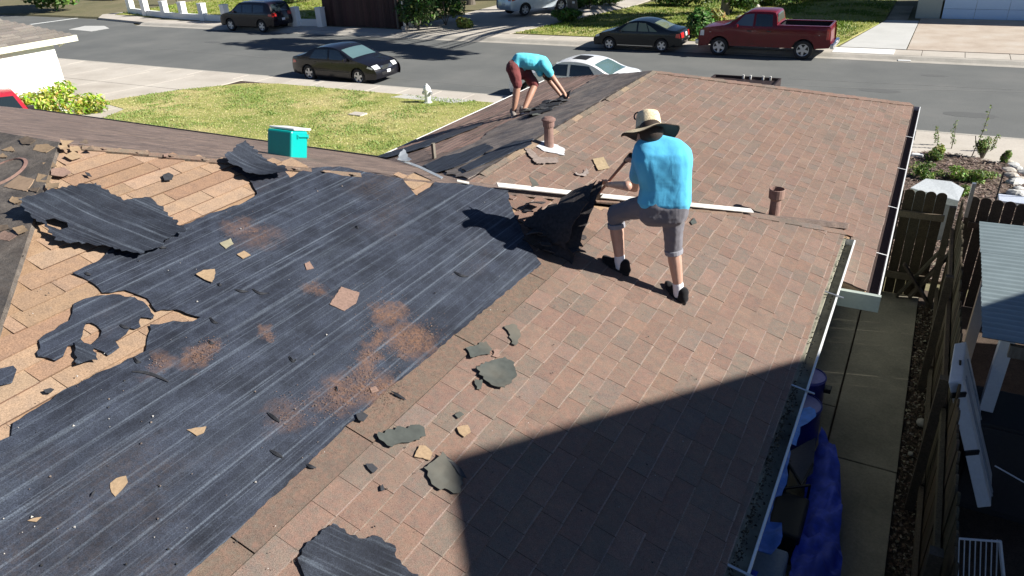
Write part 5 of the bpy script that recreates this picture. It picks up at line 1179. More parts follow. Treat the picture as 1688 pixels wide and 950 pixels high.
# near driveway of the neighbour: big pale slabs
dr = area('driveway', [(-48, 8), (-21.5, 8), (-25.3, 17.6), (-27.2, 20.2), (-26, 22.3), (-24.8, 22.85), (-48, 22.85)], MAT['dirt'], dz=.0, thick=.1)
def slabs(parent, poly, mat, sx, sy, dz=.02, rz=0, th=.06, gap=.02):
    xs = [p[0] for p in poly]; ys = [p[1] for p in poly]; x = min(xs)
    while x < max(xs):
        y = min(ys)
        while y < max(ys):
            cell = [(x + gap, y + gap), (x + sx - gap, y + gap), (x + sx - gap, y + sy - gap), (x + gap, y + sy - gap)]
            # clip the cell by the polygon through a small triangulated intersection
            bm = bmesh.new(); 
            if all(inside(q, poly) for q in cell): out = cell
            else:
                out = None; k = 6; ok = [(x + sx * (i + .5) / k, y + sy * (j + .5) / k) for i in range(k) for j in range(k) if inside((x + sx * (i + .5) / k, y + sy * (j + .5) / k), poly)]
                bm.free()
                if len(ok) > 3: out = hull(ok, cell, sx / k / 2, sy / k / 2)
                bm = bmesh.new()
            bm.free()
            if out:
                m = MB(); n = len(out); m.add([(a, b, hgt(b) + dz) for a, b in out] + [(a, b, hgt(b) + dz - th) for a, b in out], [tuple(range(n)), *[(j, i, n + i, n + j) for i, j in ((i, (i + 1) % n) for i in range(n))]]); m.build('paving_slab', mat, parent, keep=False)
            y += sy
        x += sx
def hull(pts, cell, ex, ey):
    P = sorted(set([(min(max(x + a, cell[0][0]), cell[1][0]), min(max(y + b, cell[0][1]), cell[2][1])) for x, y in pts for a in (-ex, ex) for b in (-ey, ey)]))
    def half(P):
        h = []
        for p in P:
            while len(h) > 1 and (h[-1][0] - h[-2][0]) * (p[1] - h[-2][1]) - (h[-1][1] - h[-2][1]) * (p[0] - h[-2][0]) <= 0: h.pop()
            h.append(p)
        return h[:-1]
    return half(P) + half(P[::-1])
slabs(dr, [(-48, 8), (-21.5, 8), (-25.3, 17.6), (-27.2, 20.2), (-26, 22.3), (-24.8, 22.85), (-48, 22.85)], MAT['concrete'], 3.1, 3.1)
# front lawn
lawn = [(-23.5, 12.2), (-25.75, 16.8), (-27.95, 17.3), (-27.75, 18.2), (-27.1, 20.3), (-25.6, 22.4), (-24.0, 22.84), (-13.9, 22.84), (-8.2, 22.84), (-8.2, 9.2), (-22, 9.2)]
area('lawn', lawn, MAT['grass_ground'], dz=.035, thick=.08, grid=1.0)
# own driveway on the street side of the front wing, and the far side yard
area('driveway', [(-8.2, 15.6), (-.5, 15.6), (-.2, 22.84), (-8.2, 22.84)], MAT['concrete'], dz=.02)
def grass(name, poly, n, cols, h=.07, z=None, seed=1, dens=None, wd=.012):
    rnd = random.Random(seed); m = MB(); xs = [p[0] for p in poly]; ys = [p[1] for p in poly]; k = 0
    while k < n:
        x, y = rnd.uniform(min(xs), max(xs)), rnd.uniform(min(ys), max(ys))
        if not inside((x, y), poly): continue
        k += 1; z0 = (hgt(y) if z is None else z) + .03; f = noise.noise(Vector((x * .55, y * .55, seed))) + .5 * noise.noise(Vector((x * 2.2, y * 2.2, seed)))
        t_ = min(1, max(0, .5 + f * 2.2)); c = [cols[0][i] * (1 - t_) + cols[1][i] * t_ for i in range(3)]; c = jit(c, .25)
        a = rnd.uniform(0, 6.28); hh = h * rnd.uniform(.5, 1.3) * (1.2 - .75 * t_); dx, dy = math.cos(a) * wd * 2, math.sin(a) * wd * 2
        m.add([(x - dx, y - dy, z0), (x + dx, y + dy, z0), (x + dy * 1.5 + rnd.uniform(-.03, .03), y - dx * 1.5 + rnd.uniform(-.03, .03), z0 + hh)], [(0, 1, 2)], c)
    o = m.build(name, MAT['leaf']); return tag(o, kind='stuff')
grass('grass', lawn, 70000, [(.23, .33, .08), (.62, .53, .28)], .05, seed=3, wd=.010)
# mown trench line, valve cover and hydrant on the lawn
q = at_g(590, 191); m = MB(); m.box((0, 0, .05), (.55, .38, .06)); o = m.build('valve_box', MAT['concrete'], bev=.01); o.location = (q.x, q.y, hgt(q.y)); tag(o, 'flat concrete valve box cover set in the front lawn', 'valve box')
q = at_g(706, 171); hy = empty('fire_hydrant', (q.x, q.y, hgt(q.y)), 0, 'short white fire hydrant at the lawn edge by the sidewalk', 'fire hydrant')
m = MB(); m.lathe([(0, 0), (.17, 0), (.17, .05), (.11, .07), (.11, .46), (.14, .47), (.14, .52), (.12, .58), (.07, .66), (.03, .68), (.03, .72), (0, .72)], (0, 0, 0), 16); m.build('hydrant_body', MAT['white'], hy, smooth=False)
for a in (0, PI / 2, PI):
    m = MB(); d = Vector((math.cos(a), math.sin(a), 0)); m.tube(d * .09 + Vector((0, 0, .38)), d * .19 + Vector((0, 0, .38)), .065, .065, 12); m.build('hydrant_nozzle', MAT['white'] if a != 0 else MAT['steel'], hy)
q = at_g(690, 164); area('sidewalk_patch', [(q.x - 1.2, 22.2), (q.x + 1.6, 22.2), (q.x + 2.2, 22.9), (q.x - .9, 22.9)], MAT['concrete_new'], dz=.04)
# road markings
def mark(px, wd, name='road_marking', mat=None, z=.006):
    pts = [at_z(u, v, 0) for u, v in px]; m = MB()
    for a, b in zip(pts, pts[1:]): m.bar((a.x, a.y, z - .004), (b.x, b.y, z - .004), wd, .008)
    return tag(m.build(name, mat or MAT['white']), kind='structure')
mark([(50, 40.5), (120, 31), (172, 25)], .3); mark([(183, 5.5), (206, 2.5)], .3)
area('road_patch', zx([(113, 49), (140, 43), (172, 43), (180, 47), (150, 52), (130, 50)], 0), MAT['concrete_new'], z=.006, thick=.01, grid=0)
area('sidewalk_corner', [(-58.6, 38.6), (-56.8, 37.0), (-50, 36.0), (-50, 37.3), (-55, 38.6), (-58, 40)], MAT['concrete'], z=.14, thick=.14, grid=0)
for k_, (u_, v_, s_) in enumerate([(640, 95, .5), (980, 118, .35), (1450, 150, .45), (350, 70, .4), (1600, 190, .5), (1540, 125, .3)]):
    q = at_z(u_, v_, 0); area('oil_stain', ragged([(q.x + s_ * 1.6 * math.cos(a * .7), q.y + s_ * .7 * math.sin(a * .7)) for a in range(9)], .15, .08, k_), simple('old_oil_stain', (.105, .108, .105), .8, obj=False) if k_ == 0 else bpy.data.materials['old_oil_stain'], z=.003, thick=.004, grid=0)
crack = simple('sealed_joint', (.19, .19, .18), .9)
for (px, w_) in (([(1180, 135), (1400, 145), (1688, 152)], .05), ([(1300, 130), (1688, 149)], .03), ([(520, 118), (835, 146)], .05), ([(250, 80), (500, 100)], .04)): mark(px, w_, 'road_joint', crack, .005)
# far side grass areas and paths
area('lawn', [(-57, 38.6), (-36.5, 37.6), (-35.5, 60), (-60, 60)], MAT['grass_ground'], dz=.02)
grass('grass', [(-57, 38.7), (-36.7, 37.8), (-36.5, 50), (-58, 50)], 12000, [(.16, .24, .02), (.30, .34, .06)], .09, seed=5, wd=.02)
fl = [(-20.6, 37.45), (-15, 37.3), (-3.95, 37.3), (-2.6, 46), (-2.6, 58), (-16, 58), (-18, 50)]
area('lawn', fl, MAT['grass_ground'], dz=.02); grass('grass', fl, 36000, [(.12, .20, .02), (.33, .36, .08)], .08, seed=6, wd=.016)
dw = area('driveway', [(-28.2, 37.27), (-20.8, 37.27), (-18.2, 50), (-18, 60), (-28, 60)], MAT['concrete'], dz=.01)
area('front_path', [(-3.75, 37.27), (-1.05, 37.27), (-.95, 46), (-2.5, 46)], MAT['concrete_new'], dz=.03)
area('driveway', [(-1.0, 37.27), (9, 37.27), (9, 47), (-.9, 47)], layered('tan_concrete', [(.38, .31, .25), (.46, .39, .32), (.5, .45, .39)], .8, fine=20, gv=.07), dz=.022)
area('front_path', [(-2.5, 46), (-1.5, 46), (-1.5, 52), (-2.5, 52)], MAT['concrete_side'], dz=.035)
area('sidewalk_patch', [(-3.9, 35.95), (-1.45, 35.95), (-1.45, 37.2), (-3.9, 37.2)], simple('fresh_concrete', (.75, .74, .70), .8, obj=False, var=.03), z=.165, thick=.03, grid=0)
o = area('kerb_number', zx([(1481, 94.5), (1502, 95.5), (1502, 97.5), (1481, 97)], .12), MAT['white'], z=.045, thick=.02, grid=0)
# ------------------------------------------------------------------ far garage house
gh = empty('garage_house', (1.5, 47, .15), 0, 'far house with a wide white garage door and grey green wall', 'house')
m = MB(); m.box((-2.05 - .05, 0.2, 1.6), (1.15, .3, 3.2)); m.box((8.0, .2, 1.6), (7, .3, 3.2)); m.box((1.4, .2, 2.9), (6, .3, .6)); m.box((-2.6, 4, 1.6), (.2, 7.5, 3.2)); m.box((4, 8, 1.6), (13.4, .3, 3.2)); m.build('wall', MAT['sage'], gh)
gdm = simple('sky_tinted_door', (.50, .70, .92), .5, bmp=0, var=.03); gd = empty('garage_door', (0, 0, 0)); gd.parent = gh  # white door tinted blue, the skylight on its shaded face put into the paint
for k in range(5):
    for j in range(4):
        m = MB(); m.box((-1.45 + .75 + j * 1.48 + .0, .12, .26 + k * .50), (1.47, .08, .49)); m.build('door_panel', gdm, gd, bev=.008)
m = MB(); m.add([(-3.6, -.7, 3.15), (12, -.7, 3.15), (12, 4.2, 4.9), (-3.6, 4.2, 4.9), (-3.6, 9, 3.15), (12, 9, 3.15)], [(0, 1, 2, 3), (3, 2, 5, 4), (0, 3, 4), (1, 5, 2)]); m.build('roof', MAT['roof_grey'], gh)
# ------------------------------------------------------------------ left neighbour
nb = empty('neighbour_house', (-31, 12, .3), 0, 'white stucco house with grey shingle roof and cream eave at far left', 'house')
def W_(mb, name, mat, par=nb, **k): return mb.build(name, mat, par, keep=True, **k)
EX, EY, EZ = -27.35, 16.75, 2.95
m = MB(); m.box((-32.8, 8.4, 1.6), (10.4, 15.2, 2.7)); W_(m, 'wall', MAT['stucco'])
p = Plane(EZ + .45 * EX, -.45, 0); pf = Plane(EZ + .45 * EY, 0, -.45)
RX = -33.3
m = MB(); RYe = EY - (EX - RX); zr = EZ + .45 * (EX - RX)
m.add([(EX, 0, EZ), (EX, EY, EZ), (RX, RYe, zr), (RX, 0, zr)], [(0, 1, 2, 3)]); m.add([(EX, EY, EZ), (RX * 2 - EX, EY, EZ), (RX, RYe, zr)], [(0, 1, 2)]); m.add([(RX, 0, zr), (RX, RYe, zr), (RX * 2 - EX, EY, EZ), (RX * 2 - EX, 0, EZ)], [(0, 1, 2, 3)]); W_(m, 'roof', MAT['roof_grey'])
sh2 = courses([(EX, 3), (EX, EY), (RX, RYe), (RX, 3)], p, 0, 1, EX, .16, (.3, .9), tints=[(.30, .275, .25), (.26, .24, .225), (.22, .205, .195), (.34, .31, .28)], edge=(.16, .15, .14), seed=40, lift=.01, wline=.02)
rest = MB()
for c_, m_ in sh2:
    b = len(rest.v); rest.v += m_.v; rest.f += [[b + i for i in f] for f in m_.f]; rest.c += m_.c; rest.mi += m_.mi
tag(W_(rest, 'shingle_field', MAT['shingle']), kind='stuff')
cream = simple('cream_paint', (.62, .62, .50), .6, var=.05)
m = MB(); m.bar((EX + .02, 0, EZ - .1), (EX + .02, EY + .03, EZ - .1), .05, .2); m.bar((EX, EY + .02, EZ - .1), (RX * 2 - EX, EY + .02, EZ - .1), .05, .2); W_(m, 'fascia', cream)
m = MB(); m.add([(EX, 0, EZ - .19), (EX, EY, EZ - .19), (EX - .35, EY - .2, EZ - .19), (EX - .35, 0, EZ - .19)], [(0, 1, 2, 3)]); W_(m, 'soffit', MAT['sage'])
m = MB(); m.tube((EX - .12, EY - .35, EZ - .16), (EX - .28, EY - .55, EZ - .3), .05, .05, 10); W_(m, 'downpipe', MAT['white'])
# ------------------------------------------------------------------ foliage
def crown_mesh(clumps, n, size, cols, seed, m=None, flat_=0):
    rnd = random.Random(seed); m = m or MB()
    tot = sum(r[0] * r[1] * r[2] for c, r in clumps)
    for c, r in clumps:
        k = max(4, int(n * (r[0] * r[1] * r[2]) ** .8 / sum((q[1][0] * q[1][1] * q[1][2]) ** .8 for q in clumps)))
        cj = rnd.uniform(.75, 1.25)
        for i in range(k):
            d = Vector((rnd.gauss(0, 1), rnd.gauss(0, 1), rnd.gauss(0, 1))).normalized() * (rnd.random() ** .38)
            p = Vector(c) + Vector((d.x * r[0], d.y * r[1], d.z * r[2])); s = size * rnd.uniform(.6, 1.4)
            nrm = (d + Vector((rnd.gauss(0, .5), rnd.gauss(0, .5), rnd.gauss(0, .5) + .4))).normalized(); e1 = nrm.orthogonal().normalized(); e1 = Matrix.Rotation(rnd.uniform(0, 6), 3, nrm) @ e1; e2 = nrm.cross(e1)
            col = tuple(q * cj * rnd.uniform(.7, 1.3) for q in rnd.choice(cols))
            m.add([p + e1 * s, p + e2 * s * .45 + nrm * s * .12, p - e1 * s, p - e2 * s * .45 + nrm * s * .12], [(0, 1, 2, 3)], col)
    return m
GREEN = [(.05, .11, .02), (.07, .14, .025), (.04, .08, .018), (.1, .17, .03)]
YELLOW = [(.30, .42, .03), (.42, .5, .07), (.2, .34, .02), (.55, .55, .2)]
def shrub(name, loc, rad, n, size, cols, label, cat='shrub', seed=1, nc=9, group=None, stem=True):
    rnd = random.Random(seed); t_ = empty(name, loc, 0, label, cat, group); cl_ = []
    for i in range(nc):
        a = rnd.uniform(0, 6.28); f = rnd.random() ** .5 * .65; s = rnd.uniform(.35, .55)
        cl_.append((Vector((rad[0] * f * math.cos(a), rad[1] * f * math.sin(a), rad[2] * rnd.uniform(.45, 1.35))), (rad[0] * s, rad[1] * s, rad[2] * s)))
    crown_mesh(cl_, n, size, cols, seed).build('foliage', MAT['leaf'], t_)
    if stem:
        m = MB()
        for i in range(5):
            a = rnd.uniform(0, 6.28); m.path([(0, 0, 0), (rad[0] * .2 * math.cos(a), rad[1] * .2 * math.sin(a), rad[2] * .5), (rad[0] * .5 * math.cos(a), rad[1] * .5 * math.sin(a), rad[2] * 1.1)], [.04, .03, .012], 6)
        m.build('stem', MAT['bark'], t_)
    return t_
# hedge by the neighbour's wall: box of clumps
rnd = random.Random(2); hd_ = empty('hedge', (-26.6, 13, .45), 0, 'yellow green variegated hedge along the white stucco wall', 'hedge'); cl_ = []
for i in range(60):
    cl_.append((Vector((rnd.uniform(-.3, .3), rnd.uniform(-4, 2.4), rnd.uniform(.15, .95))), (.38, .45, .3)))
for i in range(10): cl_.append((Vector((rnd.uniform(-.3, .5), rnd.uniform(2.4, 3.3), rnd.uniform(.0, .5))), (.4, .4, .25)))
crown_mesh(cl_, 9000, .085, YELLOW, 3).build('foliage', MAT['leaf'], hd_)
q = at_z(14, 14, 3.0)
shrub('tree', at_z(8, 50, .2) + Vector((-10, 10, 0)), (4, 4, 3.6), 6000, .3, [(.06, .14, .02), (.12, .22, .04), (.04, .09, .02)], 'leafy green tree behind the grey roof at top left', 'tree', 5, 14)
def tree(name, x, y, h, rt, crown_c, crown_r, nc, n, size, cols, label, seed=1, z0=.2):
    rnd = random.Random(seed); t_ = empty(name, (x, y, z0), 0, label, 'tree'); m = MB(); top = Vector((rnd.uniform(-.3, .3), rnd.uniform(-.3, .3), h * .45))
    m.path([(0, 0, -.1), (.02, 0, .4), tuple(top * .6), tuple(top)], [rt * 1.5, rt * 1.05, rt * .9, rt * .8], 12); cl_ = []; lm = MB()
    for i in range(nc):
        d = Vector((rnd.gauss(0, 1), rnd.gauss(0, 1), rnd.gauss(0, .8))).normalized() * rnd.random() ** .4; c_ = Vector(crown_c) + Vector((d.x * crown_r[0], d.y * crown_r[1], d.z * crown_r[2])); s = rnd.uniform(.16, .30)
        cl_.append((c_, (crown_r[0] * s, crown_r[1] * s, crown_r[2] * s))); mid = top.lerp(c_, .5) + Vector((rnd.uniform(-.4, .4), rnd.uniform(-.4, .4), .3))
        lm.path([top, mid, c_], [rt * .5, rt * .28, rt * .08], 6)
    m.build('trunk', MAT['bark'], t_); lm.build('limbs', MAT['bark'], t_); crown_mesh(cl_, n, size, cols, seed).build('crown', MAT['leaf'], t_); return t_
q = at_g(944, 33)
tree('shade_tree', q.x, q.y, 8.5, .30, (1, -.5, 7.5), (4.6, 4.2, 2.3), 30, 9000, .22, GREEN, 'large shade tree with thick grey trunk on the far lawn beside the silver SUV', 4)
m = MB(); m.box((q.x + .25, q.y - .42, 1.2), (.16, .02, .12)); tag(m.build('tree_plaque', MAT['white']), 'small white tag fixed on the thick grey trunk', 'tag')
tree('street_tree', -11.3, 46.5, 13, .24, (-1.0, -10.6, 9.6), (7.5, 2.7, 2.0), 34, 8000, .22, GREEN, 'tall tree behind the far lawn whose crown shades the street', 9)
tree('street_tree', -22.5, 47.5, 12, .3, (-1, -5.5, 9.0), (5.5, 4, 2.3), 26, 8000, .24, GREEN, 'tree beyond the silver SUV shading the brown fence', 12)
tree('street_tree', -14.5, 56, 11, .3, (6, -9, 7.0), (6.5, 3.5, 2.4), 30, 9000, .24, GREEN, 'tree at the back of the far lawn throwing shade over the grass', 15)
tree('street_tree', -30.5, 49, 10, .25, (0, -6, 7.0), (5, 3.5, 2.), 22, 6000, .24, GREEN, 'tree behind the brown fence shading the black SUV', 16)
shrub('young_tree', at_g(293, 8), (.6, .6, 1.8), 500, .1, GREEN, 'thin young tree on the grass behind the white pillars', 'young tree', 21, 5)
shr = [(690, 50, 1.7, 1.5, 1.5, 'dark dense shrub right of the grey utility post', GREEN), (735, 42, 1.6, 1.4, 1.3, 'dark leafy shrub beside the shaded drive', GREEN), (765, 46, .7, .6, .35, 'low yellow green plant at the edge of the drive bed', [(.16, .2, .05), (.25, .28, .06)]),
       (936, 36, 1.1, .8, .45, 'strappy green plants round the base of the thick trunk', [(.07, .15, .03), (.12, .22, .04)]), (970, 14, 1.3, .9, .6, 'rounded dark green shrub at the back of the shaded lawn', GREEN), (1005, 8, 1.6, .9, .6, 'light green shrub right of the rounded dark shrub', [(.12, .22, .04), (.2, .3, .06)]),
       (1152, 62, .8, .8, .8, 'glossy green shrub between the coupe and the pickup', [(.06, .15, .03), (.12, .24, .05)]), (1165, 40, 1.1, .9, .5, 'dry yellow grass clump above the glossy shrub', [(.3, .28, .08), (.2, .24, .06)]), (1205, 22, 1.8, 1.3, 1.0, 'dark shrub mass behind the pickup cab', GREEN), (1255, 8, 2.2, 1.2, .8, 'dark shrub mass along the back of the sunny lawn', GREEN), (1320, 2, 2.5, 1.0, .6, 'dark low hedge at the top edge behind the sunny lawn', GREEN), (1130, 10, 2.5, 1.2, .7, 'dark shrub at the back of the shaded lawn, left of the dark shrub mass', GREEN), (480, 6, 1.5, 1.5, .9, 'dark shrub behind the black SUV near the far house wall', GREEN)]
for k, (u, v, a, b_, h_, lab, cols) in enumerate(shr): shrub('shrub', at_g(u, v), (a, b_, h_), 1500, .13, cols, lab, seed=50 + k, group='shrubs across the street')
for k, (u, v, s) in enumerate([(1222, 34, .3), (1236, 29, .35), (1250, 22, .3), (1215, 40, .22), (1243, 14, .3)]):
    q = at_g(u, v); m = MB(); m.ball((0, 0, 0), (s * 1.2, s, s * .7), 10, 7); me = m.mesh('rock')
    for vv in me.vertices: vv.co *= 1 + .25 * noise.noise(vv.co * 3 + Vector((k, 0, 0)))
    o = link('rock', me, MAT['kerb']); o.location = q + Vector((0, 0, s * .3)); tag(o, ['largest lower left garden rock in the bed behind the pickup', 'rounded garden rock in the middle of the row behind the pickup', 'garden rock third along the row climbing behind the pickup', 'smallest garden rock nearest the glossy shrub', 'topmost garden rock under the dark shrub mass'][k], 'rock', 'garden rocks behind the pickup')
# ------------------------------------------------------------------ brown board fence across the street
bf = empty('board_fence', (-31, 37.5, .15), 0, 'tall dark brown board fence between the pillars and the utility post', 'fence')
dkw = tinted('brown_fence_wood', .85, 40, .25, .3)
m0 = None; x = -34.5; rnd = random.Random(3)
while x < -28.9:
    m = MB(); c = jit((.075, .045, .04), .25); m.box((x + .07, 37.65 + rnd.uniform(-.01, .01), 1.3 + rnd.uniform(-.03, .03)), (.135, .03, 2.35), col=c); m.build('fence_board', dkw, bf, keep=True); x += .142
for k in range(18):
    m = MB(); c = jit((.07, .045, .04), .25); m.box((-28.85, 37.8 + k * .142, 1.3), (.03, .135, 2.3), col=c); m.build('fence_board', dkw, bf, keep=True)
for x in (-34.5, -32.6, -30.7, -28.9):
    m = MB(); m.box((x, 37.72, 1.25), (.1, .1, 2.4), col=(.06, .04, .035)); m.build('fence_post', dkw, bf, keep=True)
q = at_z(668, 48, .15); up_ = empty('utility_post', (q.x, q.y, .15), 0, 'grey metal utility post right of the brown fence', 'post'); m = MB(); m.tube((0, 0, 0), (0, 0, 4.2), .09, .08, 12); m.build('post_shaft', MAT['galv'], up_)
m = MB(); m.box((.0, 0, .08), (.3, .3, .16)); m.build('post_base', MAT['concrete'], up_)
q = at_z(678, 45, .15); m = MB(); m.box((0, 0, .32), (.28, .22, .62)); o = m.build('meter_box', simple('pale_box', (.6, .58, .5), .6), bev=.04); o.location = q; tag(o, 'small cream box standing right of the grey utility post', 'utility box')
q = at_z(657, 48, .15); m = MB(); m.box((0, 0, 1.3), (.12, .12, 2.6)); o = m.build('wooden_post', MAT['bark']); o.location = q; tag(o, 'thin tan wooden post at the right end of the brown fence', 'post')
# house behind the white pillars
bh = empty('far_house', (-44, 52, .15), 0, 'pale blue grey house wall behind the black SUV', 'house')
m = MB(); m.box((8.5, 0, 1.8), (14, .3, 3.4)); m.box((8.5, 4, 1.8), (13.8, 7.6, 3.2)); m.build('wall', simple('blue_grey_wall', (.33, .38, .45), .8, var=.05), bh)
for k in range(3):
    m = MB(); m.box((4 + 3.2 * k, -.17, 1.9), (1.3, .06, 1.1)); wd = m.build('window', MAT['white'], bh); m = MB(); m.box((4 + 3.2 * k, -.21, 1.9), (1.1, .03, .9)); m.build('pane', MAT['glass'], wd)
m = MB(); m.add([(1, -.7, 3.5), (16, -.7, 3.5), (16, 4, 5.2), (1, 4, 5.2), (1, 9, 3.5), (16, 9, 3.5)], [(0, 1, 2, 3), (3, 2, 5, 4), (0, 3, 4), (1, 5, 2)]); m.build('roof', MAT['roof_grey'], bh)
# ------------------------------------------------------------------ white pillars on a low wall
lw = [at_z(u, v, .15) for u, v in [(216, 22), (243, 26), (290, 31), (372, 36), (470, 42), (532, 43)]]
wl = empty('low_white_wall', lw[0], 0, 'low white kerb wall carrying white pillars round the far corner lawn', 'wall')
m = MB()
for a, b in zip(lw, lw[1:]): m.bar(a + Vector((0, 0, .2)), b + Vector((0, 0, .2)), .22, .4)
m.build('wall_course', MAT['stucco'], wl, keep=True)
pil = MB(); pil.box((0, 0, .55), (.42, .42, 1.1)); pme = pil.mesh('pillar'); capm = MB(); capm.box((0, 0, 1.13), (.46, .46, .06)); cme = capm.mesh('cap')
pl_ = ['leftmost', 'second', 'third', 'fourth', 'fifth', 'sixth', 'seventh', 'last, half hidden by the black SUV']
pxs = [(218, 22), (242, 26), (274, 29), (304, 31), (337, 34), (374, 37), (490, 43), (531, 44)]
for k, (u, v) in enumerate(pxs):
    r_ = empty('white_pillar', at_z(u, v, .15), 0, ['leftmost white pillar, at the street corner', 'second white pillar from the street corner', 'third white pillar from the street corner', 'fourth white pillar from the street corner', 'white pillar two places left of the black SUV', 'white pillar directly left of the black SUV', 'white pillar directly behind the rear of the black SUV', 'white pillar at the left end of the brown fence'][k], 'pillar', 'white pillars on the low wall')
    link('pillar_shaft', pme, MAT['stucco'], r_); link('pillar_cap', cme, MAT['white'], r_)
a = at_z(218, 4, 1.2); 
for k in range(4):
    q = at_z(262 + k * 0 - 10 * k, 2 - k, .9)
# ------------------------------------------------------------------ right side yard
sp_ = area('side_path', [(-1.0, 0), (.56, 0), (.56, 12.3), (-1.0, 12.3)], MAT['dirt'], dz=.0, thick=.1, grid=0)
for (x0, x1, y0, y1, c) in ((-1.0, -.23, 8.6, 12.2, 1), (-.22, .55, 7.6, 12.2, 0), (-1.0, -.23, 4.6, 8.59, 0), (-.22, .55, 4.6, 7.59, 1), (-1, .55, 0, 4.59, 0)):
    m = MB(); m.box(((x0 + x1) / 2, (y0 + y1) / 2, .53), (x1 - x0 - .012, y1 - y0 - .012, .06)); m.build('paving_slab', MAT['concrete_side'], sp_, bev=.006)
area('dirt_strip', [(.56, 0), (6, 0), (6, 12.6), (.56, 12.6)], MAT['dirt'], dz=.01, thick=.05, grid=1)
m = MB(); rnd = random.Random(77)
for i in range(5000):                      # fallen leaves and bark between path and fence
    x, y = rnd.uniform(.56, .82), rnd.uniform(2, 12); a = rnd.uniform(0, 6); s = rnd.uniform(.008, .03); c = jit(rnd.choice([(.1, .07, .05), (.16, .11, .08), (.05, .04, .03), (.3, .26, .2)]), .3)
    m.add([(x + s * math.cos(a + k * 1.57) * (1 if k % 2 else .5), y + s * math.sin(a + k * 1.57) * (1 if k % 2 else .5), .52 + rnd.uniform(0, .03)) for k in range(4)], [(0, 1, 2, 3)], c)
tag(m.build('leaf_litter', MAT['wood']), kind='stuff')
wc = [(.085, .065, .042), (.065, .052, .034), (.10, .08, .055), (.055, .045, .03)]
def picket(m, x, y, z0, z1, wd, axis='x', th=.018, col=None, round_=True):
    zt = z1; pts = [(-wd / 2, z0), (wd / 2, z0), (wd / 2, zt - wd * .35)]
    if round_:
        for i in range(1, 8): a = PI * i / 8; pts.append((wd / 2 * math.cos(a), zt - wd * .35 + wd * .42 * math.sin(a)))
    pts.append((-wd / 2, zt - wd * .35)); n = len(pts)
    f = (lambda p, o: (x + p[0], y + o, p[1])) if axis == 'x' else (lambda p, o: (x + o, y + p[0], p[1]))
    m.add([f(p, -th / 2) for p in pts] + [f(p, th / 2) for p in pts], [tuple(range(n)), tuple(reversed(range(n, 2 * n)))] + [(i, n + i, n + (i + 1) % n, (i + 1) % n) for i in range(n)], col or jit(random.choice(wc), .2))
ft = empty('side_fence', (.78, 7, .5), 0, 'weathered board fence along the side path, rails and posts facing the house', 'fence')
y = 2.2; rnd = random.Random(6)
while y < 12.1:
    m = MB(); picket(m, .80 + rnd.uniform(-.006, .006), y, .52, 2.33 + rnd.uniform(-.05, .03), .138, 'y'); m.build('picket', MAT['wood'], ft, keep=True); y += .143
for z in (.85, 1.85):
    for k in range(4):
        m = MB(); m.box((.755, 3.4 + 2.45 * k, z), (.04, 2.42, .09), col=jit((.12, .095, .07), .2)); m.build('rail', MAT['wood'], ft, keep=True)
for yy in (2.3, 4.7, 7.1, 9.5, 12.0):
    m = MB(); m.box((.70, yy, 1.35), (.09, .09, 1.72), col=(.10, .08, .06)); m.build('fence_post', MAT['wood'], ft, keep=True)
gt = empty('gate_fence', (.3, 12.2, .5), 0, 'dog eared wooden gate closing the side path', 'gate')
for k, x in enumerate([-.36, -.22, -.05, .10, .245, .39, .535]):
    m = MB(); picket(m, x, 12.22, .55, 2.32 - (0.0 if k > 1 else -.02), .142, 'x'); m.build('picket', MAT['wood'], gt, keep=True)
for z in (.9, 1.95):
    m = MB(); m.box((.20, 12.16, z), (.86, .05, .10), col=(.15, .12, .085)); m.build('rail', MAT['wood'], gt, keep=True)
m = MB(); m.box((-.17, 12.12, 1.3), (.14, .06, 1.7), col=(.2, .18, .07)); m.build('gate_stile', MAT['wood'], gt, keep=True)
m = MB(); m.box((-.33, 12.1, 1.86), (.2, .02, .05)); m.box((-.24, 12.09, 1.86), (.03, .025, .12)); m.build('hinge', MAT['galv'], gt, keep=True)
nf = empty('cross_fence', (2, 12.2, .5), 0, 'dark dog eared fence continuing right behind the corrugated shed', 'fence')
x = .96
while x < 4.5:
    m = MB(); picket(m, x, 12.25, .52, 2.30 + rnd.uniform(-.02, .02), .142, 'x', col=jit((.07, .055, .045), .2)); m.build('picket', MAT['wood'], nf, keep=True); x += .152
m = MB(); m.box((2.7, 12.18, 1.9), (3.5, .04, .09), col=(.08, .06, .05)); m.build('rail', MAT['wood'], nf, keep=True)
q = at_y(1592, 365, 12.0); m = MB(); m.box((0, 0, 0), (.05, .07, .52)); o = m.build('metal_post', MAT['steel']); o.location = at_y(1599, 330, 12.02); tag(o, 'bare grey metal post top where the gate meets the side fence', 'post')
# leaning planks behind the gate
for k, (a, b, lab) in enumerate(((at_z(1478, 488, .58), at_z(1562, 402, 1.6), 'long plank leaning up against the side fence by the gate'), (at_z(1490, 435, 1.2), at_z(1530, 500, .6), 'short broken plank crossing under the long leaning plank'), (at_z(1498, 490, .62), at_z(1572, 412, 1.5), 'second long plank leaning just right of the longest one'))):
    m = MB(); mid = (a + b) / 2; m.bar(a - mid, b - mid, .12, .035, col=jit((.13, .105, .08), .2)); o = m.build('loose_plank', MAT['wood']); o.location = mid; tag(o, lab, 'plank')
# bag, rocks and small rubbish
for (u, v, s, lab) in ((1519, 697, .06, 'pale stone lying on the dirt strip by the side fence'), (1501, 748, .03, 'small pale pebble on the dirt strip below the pale stone')):
    m = MB(); m.ball((0, 0, 0), (s, s * 1.3, s * .7), 10, 7); o = m.build('stone', MAT['kerb'], smooth=True); o.location = at_z(u, v, .56); tag(o, lab, 'stone')
